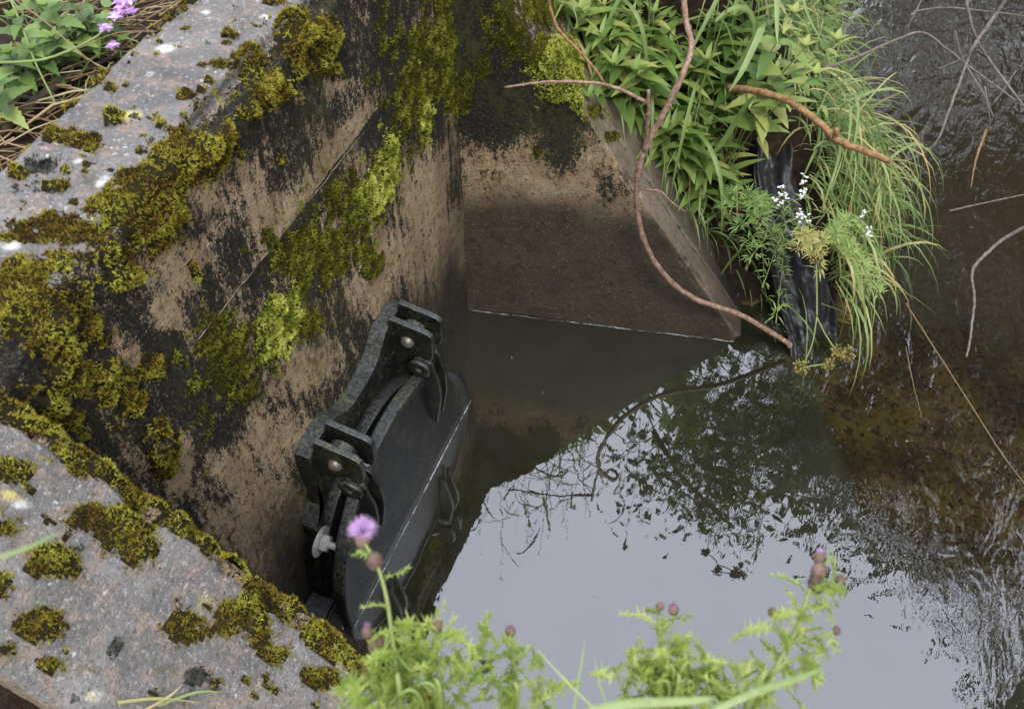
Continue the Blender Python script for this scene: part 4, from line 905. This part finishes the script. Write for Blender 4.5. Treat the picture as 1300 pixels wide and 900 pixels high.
stick('twig', [(wtw([(1095, 0), (1105, 25), (1120, 55)], [.5, .4, .3]), .0025, .0012)], M['greytwig'], 'short dark twig hanging beside the broad green leaves', gt, 'twig')
stick('twig', [(wtw([(1310, 284), (1272, 305), (1240, 335), (1234, 352), (1237, 375), (1235, 400), (1232, 430), (1226, 458)], [.3, .22, .16, .14, .1, .06, .03, -.01]), .0048, .0026)], M['greytwig'], 'smooth grey twig hooking down into the water at the right edge', gt, 'twig')
stick('twig', [(wtw([(1205, 268), (1240, 260), (1310, 245)], [.05, .08, .14]), .0024, .0015)], M['greytwig'], 'thin twig reaching in from the right edge above the hooked twig', gt, 'twig')
stick('twig', [(wtw([(1252, 165), (1240, 200), (1232, 240)], [.15, .1, .03]), .006, .002)], M['log'], 'rusty brown dead stalk standing in the river', gt, 'twig')
stick('twig', [(wtw([(1250, 110), (1255, 140), (1258, 170)], [.35, .3, .2]), .0025, .0015), (wtw([(1290, 90), (1262, 130), (1225, 160)], [.4, .33, .2]), .0015, .001)], M['greytwig'], 'fine hanging twiglets between the two large grey twigs', gt, 'twig')
stick('straw_stalk', [(wtw([(1150, 385), (1185, 440), (1230, 510), (1275, 580), (1310, 625)], [.12, .05, .01, .005, .004]), .0020, .0012)], M['straw'], 'long yellow straw stalk lying out across the river from the hanging grass', None, 'straw stalk')
stick('straw_stalk', [(wtw([(1150, 440), (1160, 490), (1170, 530)], [.05, .01, .004]), .0013, .0010)], M['straw'], 'short pale straw trailing in the water below the hanging grass', None, 'straw stalk')
stick('dead_stalk', [([on_w(px, py, g_) for px, py, g_ in ((690, -30, -.1), (705, 30, -.05), (735, 65, .0), (757, 90, .02), (768, 108, .02))], .004, .0035)], M['log'], 'dead rust brown leaf stem lying on the edge of the far wing wall', None, 'dead stem')

# ------------------------------------------------------------------ the plastic sheet
ctrl = SHEET
nu_, nv_ = 60, 110; V = []
tl = np.linspace(0, len(ctrl) - 1, nv_)
Lp = np.array([on_z(*c[0], c[2]) for c in ctrl]); Rp = np.array([on_z(*c[1], c[2] - .03) for c in ctrl])
for t in tl:
    i = min(int(t), len(ctrl) - 2); f = t - i; l = Lp[i] * (1 - f) + Lp[i + 1] * f; r_ = Rp[i] * (1 - f) + Rp[i + 1] * f
    for u in np.linspace(0, 1, nu_): V.append(l * (1 - u) + r_ * u)
V = np.array(V).reshape(nv_, nu_, 3); uu = np.linspace(0, 1, nu_)[None, :]; vv_ = np.linspace(0, 1, nv_)[:, None]
wob = (fbm(V, 4, 2, 71) - .5) * 2.2
fold = .020 * np.sin(uu * 9 + wob * 4 + vv_ * 4) + .004 * np.sin(uu * 31 + wob * 9) + (fbm(V, 16, 4, 72) - .5) * .075 + .03 * np.exp(-((uu - .1) / .06) ** 2)
V = V + np.array([.25, -.65, .7]) * fold[..., None]
idx = np.arange(nv_ * nu_).reshape(nv_, nu_); F = np.stack([idx[:-1, :-1], idx[:-1, 1:], idx[1:, 1:], idx[1:, :-1]], -1).reshape(-1, 4)
sh = npmesh('plastic_sheet', V.reshape(-1, 3), F, M['sheet']); so = sh.modifiers.new('thickness', 'SOLIDIFY'); so.thickness = .0012
tag(sh, 'creased black plastic sheet hanging down the bank into the water', 'plastic sheet')

# ------------------------------------------------------------------ left bank behind the front wall
def onb(px, py, z=1.42): return on_z(px, py, z)
lit = MB()
for i in range(260):
    p = onb(U(-60, 230), U(-60, 220), 1.41 + U(0, .05))
    if p[0] > -.27: continue
    a = random.gauss(.55, .5); L = U(.05, .28); d = np.array([math.cos(a), math.sin(a), 0]); q = p + d * L + np.array([0, 0, U(-.02, .03)])
    if q[0] > -.25: q = q - np.array([q[0] + .26, 0, 0])
    lit.tube([p, (p + q) / 2 + np.array([U(-.01, .01), U(-.01, .01), U(0, .012)]), q], [U(.0006, .0022)] * 3, 5, U(0, 1))
o = lit.build('straw_litter', M['straw']); tag(o, 'tangle of dead brown straw and stalks on the ground behind the front wall', 'litter', kind='stuff')
for i, (a, b, r_) in enumerate((((-20, 190), (95, 95), .009), ((0, 150), (80, 88), .006), ((-30, 120), (110, 140), .004), ((60, 120), (180, 60), .004), ((100, 60), (210, 35), .0045))):
    p, q = onb(*a, 1.43), onb(*b, 1.44); stick('dead_stalk', [([p, (p + q) / 2 + np.array([0, 0, .01]), q], r_, r_ * .8)], M['darkbark'], 'dead brown stalk lying in the litter behind the front wall', 'dead stalks behind the front wall', 'dead stalk')
nettles = [(20, 30, .10), (60, 15, .10), (15, 75, .08), (70, 55, .07), (95, 10, .09), (0, 110, .07), (-20, 40, .1), (45, 70, .07), (30, -5, .12)]
for px, py, hh_ in nettles:
    p = onb(px, py, 1.44 + hh_); root = np.array([p[0] + U(-.04, .02), p[1] + U(-.02, .04), 1.42])
    lance_plant(root, hh_ + .03, (p[0] - root[0], p[1] - root[1]), 'young nettle with toothed green leaves behind the front wall', npair=5, L=.046, W=.025, kind='ovate', vv=U(.25, .6), serr=.12, group='nettles behind the front wall', name='nettle', cat='nettle', curl=.45, up_=.15)
lance_plant(onb(60, 85, 1.42), .06, (.02, -.04), 'pale green sprig with oblong leaves leaning toward the top of the wall', npair=4, L=.06, W=.02, kind='oblong', vv=.7, group='small herbs behind the front wall', name='herb')
lance_plant(onb(105, 60, 1.42), .05, (.05, -.02), 'dark leaved sprig beside the purple flowers', npair=4, L=.045, W=.022, kind='ovate', vv=.45, group='small herbs behind the front wall', name='herb', serr=.06)
lance_plant(onb(140, 75, 1.42), .05, (.05, -.0), 'low leafy sprig touching the outer edge of the wall top', npair=3, L=.04, W=.024, kind='ovate', vv=.5, group='small herbs behind the front wall', name='herb', serr=.06)
# creeping stems
stick('runner', [([onb(*q) for q in ((-20, 80, 1.52), (40, 78, 1.53), (80, 68, 1.53), (125, 45, 1.52), (150, 20, 1.5))], .0022, .0018)], M['stem'], 'green creeping stem crossing the dead litter', 'green runners behind the front wall', 'plant stem')
stick('runner', [([onb(*q) for q in ((5, -20, 1.54), (30, 40, 1.53), (45, 80, 1.51), (72, 135, 1.46))], .0022, .0015)], M['stem'], 'green stem curving down toward the wall from the nettles', 'green runners behind the front wall', 'plant stem')
stick('grass_stalk', [([onb(*q) for q in ((5, -10, 1.58), (60, 30, 1.57), (95, 62, 1.56), (127, 86, 1.53))], .0011, .0009)], M['straw'], 'thin pale dry stalk crossing over the nettles', None, 'dry stalk')
stick('grass_stalk', [([onb(*q) for q in ((100, 62, 1.5), (150, 42, 1.52), (200, 40, 1.515))], .0010, .0007)], M['straw'], 'white dry stalk lying against the outer edge of the wall', None, 'dry stalk')
fp = empty('purple_flower'); st = MB(); roots = onb(130, 70, 1.42)
for (px, py, n) in ((158, 8, 22), (150, 20, 12), (134, 36, 8), (144, 58, 6)):
    p = onb(px, py, 1.52); st.tube(smooth_path([roots, (roots + p) / 2, p], 4), .0014, 5, .5); fm = MB()
    for i in range(n):
        q = onb(px + U(-11, 11) * n / 20, py + U(-9, 9) * n / 20, 1.52 + U(-.01, .012)); a = U(0, 6.28)
        for k_ in range(3): fm.leaf(q, (math.cos(a + k_ * 2), math.sin(a + k_ * 2), .5), (0, 0, 1), .010, .007, 'ovate', .4, U(.2, .85))
    fm.build('flower_cluster', M['purple'], fp)
lf = MB()
for i in range(16): q = roots + np.array([U(-.03, .03), U(-.03, .05), U(.02, .08)]); a = U(0, 6.28); lf.leaf(q, (math.cos(a), math.sin(a), .3), (0, 0, 1), .035, .018, 'ovate', .4, U(.4, .7), .08)
lf.build('leaves', M['leaf'], fp); st.build('stem', M['stem'], fp); root_at(fp, roots); tag(fp, 'small purple flowers growing up beside the outer edge of the front wall', 'flowering plant')
g = MB()
for i in range(160):
    p = onb(U(-60, 200), U(-60, 120), 1.42)
    if p[0] > -.28: continue
    g.blade(arc_path(p, (U(-1, 1), U(-1, 1), 1.4), U(.06, .16), U(1, 2.4)), bw(U(.0012, .0026)), min(1, max(0, random.gauss(.45, .18))))
o = g.build('grass', M['grass']); tag(o, 'sparse thin grass blades growing among the nettles behind the front wall', 'grass', kind='stuff')

# ------------------------------------------------------------------ thistles on the near bank
def spiny_leaf(mb, o, d, up, L, W, v):
    o = np.asarray(o, float); d = unit(d); up = np.asarray(up, float); s = unit(np.cross(d, up)); nn = np.cross(s, d); n = 6; curl = U(.1, .6)
    C = [o + d * L * i / n - nn * curl * L * (i / n) ** 2 for i in range(n + 1)]
    mb.blade(C, [W * .07, W * .10, W * .10, W * .09, W * .08, W * .05, .0001], v, up, .2)
    for i in range(n):
        f = 1.35 * math.sin(math.pi * (i + .9) / (n + 1.2)) ** .7
        for sg in (-1, 1):
            tw = U(-.5, .6); base = C[i]; tipd = unit(s * sg * 1.0 + d * U(.35, .8) + nn * tw); l = W * f * U(.75, 1.2)
            b1 = C[i] + (C[i + 1] - C[i]) * .5; tip = base * .5 + b1 * .5 + tipd * l; m1_ = base + tipd * l * .5 - d * l * .12 + nn * U(-.1, .2) * l; m2_ = b1 + tipd * l * .45 + d * l * .18
            sp1 = base + unit(s * sg + d * -.1 + nn * tw * 1.4) * l * .72; sp2 = b1 + unit(s * sg * .7 + d + nn * -tw) * l * .62
            mb.add([base, b1, tip, base + tipd * l * .3, sp1, sp2], [[0, 2, 1], [0, 4, 3], [1, 3, 5]], min(1, max(0, v + U(-.12, .14))))
def thistle(stems, heads, label, d=.86, lw=.030, step=15, root=None):
    r = empty('thistle'); st = MB(); lf = MB(); first = None
    for (pts, r0) in stems:
        P = [at_d(*(q if len(q) == 3 else (*q, d))) for q in pts]
        if pts[0][1] > 880:
            e = P[0]; ro = root if root is not None else np.array([e[0] + U(-.03, .03), -1.80, 0]); ro = np.array([ro[0], ro[1], hg(ro[0], ro[1])])
            if first is None: first = ro
            P = [ro, ro * .5 + e * .5 + np.array([0, -.03, .0])] + P
        Q = smooth_path(P, 8); st.tube(Q, np.linspace(r0 * 1.2, r0 * .7, len(Q)), 7, .55)
        P2 = [at_d(*(q if len(q) == 3 else (*q, d))) for q in pts]
        if pts[0][1] > 880: P2 = [P2[0] + (P2[0] - P2[1]) * .6] + P2
        Q = smooth_path(P2, 10); dist = 0; need = 0; a = U(0, 6)
        for i in range(1, len(Q)):
            dist += np.linalg.norm(Q[i] - Q[i - 1])
            if dist > need:
                need += step * .00095 * U(.6, 1.2); a += 2.3; t = i / len(Q); ax = unit(Q[i] - Q[i - 1])
                s1 = unit(np.cross(ax, [.3, .9, .1])); s2 = np.cross(ax, s1); dd = s1 * math.cos(a) + s2 * math.sin(a) + ax * U(.3, .9)
                spiny_leaf(lf, Q[i], dd, ax + np.array([0, 0, .3]), lw * (1.75 - .85 * t) * U(.8, 1.2), lw * .42 * U(.85, 1.2), min(1, max(0, random.gauss(.5, .18))))
    for (px, py, sz, kind) in heads:
        c = at_d(px, py, d); h = MB(); pet = MB(); ax = unit(UP * .75 + np.array([U(-.2, .2), U(-.2, .2), .5])); R0 = sz * .0007 / 2
        if kind == 'open':
            h.ball(c - ax * R0 * .9, R0 * .55, .5, 10, 6, (1, 1, 1.4), ax)
            for i in range(900):
                dd = unit(np.array([random.gauss(0, 1) for _ in range(3)]) + ax * .9); s = unit(np.cross(dd, [U(-1, 1), U(-1, 1), 1])) * R0 * .035
                if dd @ ax < -.15: continue
                o_ = c - ax * R0 * .4; pet.add([o_ - s, o_ + s, o_ + dd * R0 * U(.85, 1.3)], [[0, 1, 2]], U(.55, 1))
        else:
            R1 = R0 * (1.0 if kind == 'bud' else 1.05)
            h.ball(c - ax * R1 * .3, R1 * .8, U(.1, .5), 9, 6, (1, 1, 1.25), ax)
            for i in range(46):
                dd = unit(np.array([random.gauss(0, 1) for _ in range(3)])); s = unit(np.cross(dd, ax + .01)) * R1 * .14; o_ = c - ax * R1 * .3 + dd * R1 * .7
                h.add([o_ - s, o_ + s, o_ + (dd * .5 + ax * .5) * R1 * .5], [[0, 1, 2]], U(.0, 1))
            if kind in ('bud', 'tuft'):
                for i in range(110):
                    dd = unit(ax * 1.5 + np.array([random.gauss(0, .42) for _ in range(3)])); s = unit(np.cross(dd, [U(-1, 1), U(-1, 1), 1])) * R1 * .07; o_ = c + ax * R1 * .2
                    pet.add([o_ - s, o_ + s, o_ + dd * R1 * U(.75, 1.05)], [[0, 1, 2]], U(.15, .55) if kind == 'bud' else U(.5, 1))
        hd = h.build('flower_head', M['bract'], r)
        if pet.V: pet.build('petals', M['purple'], hd)
    st.build('stem', M['stem'], r); lf.build('leaves', M['lime'], r); root_at(r, first); return tag(r, label, 'thistle', 'thistles on the near bank')
thistle([([(510, 905), (503, 850), (497, 800), (490, 755), (478, 715), (463, 690)], .0022), ([(505, 850), (485, 830), (466, 812)], .0012)],
        [(460, 668, 38, 'open'), (475, 709, 26, 'dry'), (466, 800, 19, 'bud'), (480, 818, 26, 'dry')], 'thistle with one fully open pink flower in front of the valve', step=26, lw=.022)
thistle([([(560, 905), (545, 860), (553, 800)], .0022), ([(550, 880), (520, 850), (500, 830), (480, 838)], .0016), ([(550, 880), (590, 850), (600, 825)], .0016), ([(560, 900), (500, 880), (450, 860)], .0016), ([(540, 905), (480, 900), (440, 885)], .0016), ([(550, 850), (525, 825), (520, 800)], .0012)],
        [(555, 792, 20, 'bud'), (529, 845, 15, 'dry')], 'bushiest thistle in the bottom left corner of the pool, crowded spiny leaves', lw=.034, step=9)
thistle([([(655, 905), (640, 880), (628, 860), (622, 835), (635, 815), (648, 806)], .0022), ([(632, 865), (660, 850), (690, 845)], .0014), ([(625, 850), (608, 835), (616, 812)], .0013), ([(650, 900), (690, 890), (700, 860)], .0013)],
        [(648, 800, 17, 'bud'), (616, 845, 16, 'bud')], 'thistle with two purple buds between the open flower and the pool centre', lw=.028, step=12, d=.88)
thistle([([(850, 905), (845, 860), (838, 820), (838, 780)], .0022), ([(850, 890), (820, 860), (795, 845)], .0016), ([(850, 885), (880, 860), (905, 850)], .0016), ([(845, 900), (800, 885), (780, 850)], .0014), ([(850, 900), (890, 890), (930, 870)], .0014), ([(850, 900), (870, 880), (860, 830)], .0014)],
        [(855, 772, 17, 'bud'), (838, 768, 13, 'dry'), (826, 892, 12, 'dry')], 'thistle at the middle of the bottom edge with one round purple bud', lw=.032, step=8, d=.9)
thistle([([(945, 905), (975, 862), (995, 830), (1015, 790), (1027, 752), (1038, 735)], .0024), ([(1000, 820), (985, 795), (982, 775)], .0015), ([(1005, 815), (1040, 808), (1060, 800)], .0015), ([(960, 890), (1000, 870), (1040, 850)], .0014), ([(950, 900), (940, 860), (935, 840)], .0012), ([(1028, 750), (1045, 742), (1062, 737)], .0012), ([(985, 845), (1015, 835), (1040, 830)], .0012)],
        [(1037, 738, 26, 'dry'), (1040, 722, 24, 'dry'), (1041, 706, 20, 'tuft'), (1054, 745, 13, 'bud'), (1067, 735, 15, 'dry'), (980, 775, 12, 'dry'), (1062, 799, 12, 'bud')], 'tall right hand thistle with a brown spent head stacked above a purple bud', lw=.026, step=12, d=.88)
# grass among the thistles
def fg(pts, wd, v, label, d0=.85):
    mb = MB(); P = smooth_path([at_d(*(q if len(q) == 3 else (*q, d0))) for q in pts], 5)
    e = P[0]; ro = np.array([e[0], min(-1.80, e[1]), 0]); ro[2] = hg(ro[0], ro[1])
    if pts[0][1] > 880: P = smooth_path([ro, ro * .45 + e * .55], 3)[:-1] + P
    mb.blade(P, np.interp(np.linspace(0, 1, len(P)), [0, .5, .85, 1], [wd, wd, wd * .7, .0002]), v, (.1, -.4, .8), .2); o = mb.build('grass_shoot', M['grass']); return tag(o, label, 'grass blade', 'single grass blades in the foreground')
fg([(760, 905), (715, 860), (678, 820)], .0009, .75, 'thin yellowish grass blade slanting left between two thistles')
fg([(728, 905), (735, 860), (743, 812)], .0011, .5, 'upright green grass blade between two thistles')
fg([(775, 905), (762, 870), (755, 835)], .0009, .5, 'short green grass blade just left of the middle thistle')
fg([(705, 905), (700, 885), (697, 870)], .0015, .45, 'stubby green grass blade at the bottom edge of the pool')
fg([(740, 905), (800, 893), (870, 890), (910, 885)], .0030, .7, 'broad blurred grass blade lying along the bottom edge', .62)
fg([(900, 905), (960, 878), (1010, 862), (1045, 848)], .0026, .6, 'broad grass blade crossing the base of the right hand thistle', .7)
fg([(-30, 715, .62), (30, 697, .62), (74, 676, .62)], .0012, .65, 'pale grass blade poking in from the left edge over the moss', .62)
def on_n(px, py, lift=.01): 
    p = on_plane(px, py, PL['N'][0], PL['N'][1]); return p + np.array([.3, 0, .95]) * lift
for pts, v, lab in (([(150, 893), (200, 888), (255, 893)], .9, 'pale dry blade lying along the bottom of the nearest wall'), ([(180, 905), (215, 885), (232, 870)], .95, 'short straw blade crossing the dry blade on the nearest wall'), ([(200, 897), (250, 880), (285, 880)], .7, 'greenish yellow blade lying lowest on the nearest wall')):
    mb = MB(); P = smooth_path([on_n(*q) for q in pts], 5); mb.blade(P, np.interp(np.linspace(0, 1, len(P)), [0, .5, 1], [.0022, .002, .0003]), v); o = mb.build('grass_shoot', M['grass']); tag(o, lab, 'grass blade', 'single grass blades in the foreground')
g = MB()
for i in range(500):
    x, y = U(-.3, 1.4), U(-2.3, -1.80); g.blade(arc_path((x, y, hg(x, y)), (U(-.5, .5), U(-.5, .5), 1), U(.08, .22), U(.5, 1.6)), bw(U(.0014, .003)), min(1, max(0, random.gauss(.4, .15))))
o = g.build('grass', M['grass']); tag(o, 'grass covering the near bank behind the nearest wing wall', 'grass', kind='stuff')

# ------------------------------------------------------------------ trees on the other bank: they show as reflections in the river
def tree(x, y, h, R, zc, label, n=9000, leaf=.06, seed=0, lean=(0, 0)):
    r = empty('tree'); rg = np.random.default_rng(seed); z0 = float(hg(x, y)); tb = MB(); c = np.array([x + lean[0], y + lean[1], zc])
    P = smooth_path([(x, y, z0 - .1), (x + .1, y, z0 + h * .3), (x - .05 + lean[0], y + .1 + lean[1], h * .85)], 6); tb.tube(P, np.linspace(.13, .03, len(P)), 10, .5)
    cl = []
    for k_ in range(46):
        d = rg.normal(0, 1, 3); d /= np.linalg.norm(d); e = c + d * np.array([R, R, (h - zc) * .95]) * rg.uniform(.45, 1.0); cl.append(e)
        s_ = P[int(rg.uniform(.3, .95) * (len(P) - 1))]; tb.tube([s_, (s_ + e) / 2 + rg.normal(0, .1, 3), e], [.025, .014, .004], 5, .5)
    cl = np.array(cl); k_ = rg.integers(0, len(cl), n); C = cl[k_] + rg.normal(0, .20 * R / 1.6, (n, 3)) 
    D = rg.normal(0, 1, (n, 3)); D /= np.linalg.norm(D, axis=1, keepdims=True); S = np.cross(D, rg.normal(0, 1, (n, 3))); S /= np.linalg.norm(S, axis=1, keepdims=True); l = leaf * rg.uniform(.6, 1.3, (n, 1))
    V = np.stack([C - D * l, C + S * l * .45, C + D * l, C - S * l * .45], 1).reshape(-1, 3); v = np.repeat(np.clip(rg.normal(.5, .2, n), 0, 1), 4)
    tb.build('trunk', M['darkbark'], r); npmesh('crown', V, np.arange(4 * n).reshape(-1, 4), M['treeleaf'], r, {'v': v}); root_at(r, (x, y, z0)); tag(r, label, 'tree', 'trees across the river')
tree(3.9, 5.6, 9.0, 2.5, 5.9, 'tallest tree, its crown reaching over the river and mirrored across the middle of the pool', 8500, .07, 7, (-1.9, -.5))
tree(4.5, 4.3, 7.6, 2.1, 4.9, 'tall leafy tree across the river, leaning over the water opposite the pool mouth', 11000, .07, 1, (-1.2, -.3))
tree(5.0, 1.0, 6.4, 1.0, 4.7, 'slim tree across the river to the right of the pool', 6000, .07, 2, (-.5, .3))
tree(2.3, 9.4, 8.0, 2.9, 4.2, 'wide tree upriver, mirrored in the dark water at the top', 21000, .08, 3)
tree(6.2, 8.6, 8.0, 2.8, 4.2, 'bushy tree upriver on the right, mirrored near the top right corner', 20000, .08, 4)
tree(5.6, 6.0, 5.5, 2.2, 2.8, 'low spreading tree behind the tall one across the river', 12000, .08, 5, (-.5, 0))

# flecks adrift on the pool
for i, (px, py) in enumerate(((755, 755), (782, 590), (690, 500), (650, 455), (720, 612), (905, 470), (842, 505), (960, 640), (610, 700), (1120, 395), (1150, 560))):
    mb = MB(); q = on_z(px, py, .0012); a = U(0, 6.28); mb.leaf(q, (math.cos(a), math.sin(a), 0), (0, 0, 1), U(.004, .012), U(.002, .005), 'ovate', .02, U(.3, 1)); o = mb.build('seed_fleck', M['straw'])
    tag(o, 'tiny pale seed fleck floating on the dark water', 'seed', 'seed flecks floating on the water')
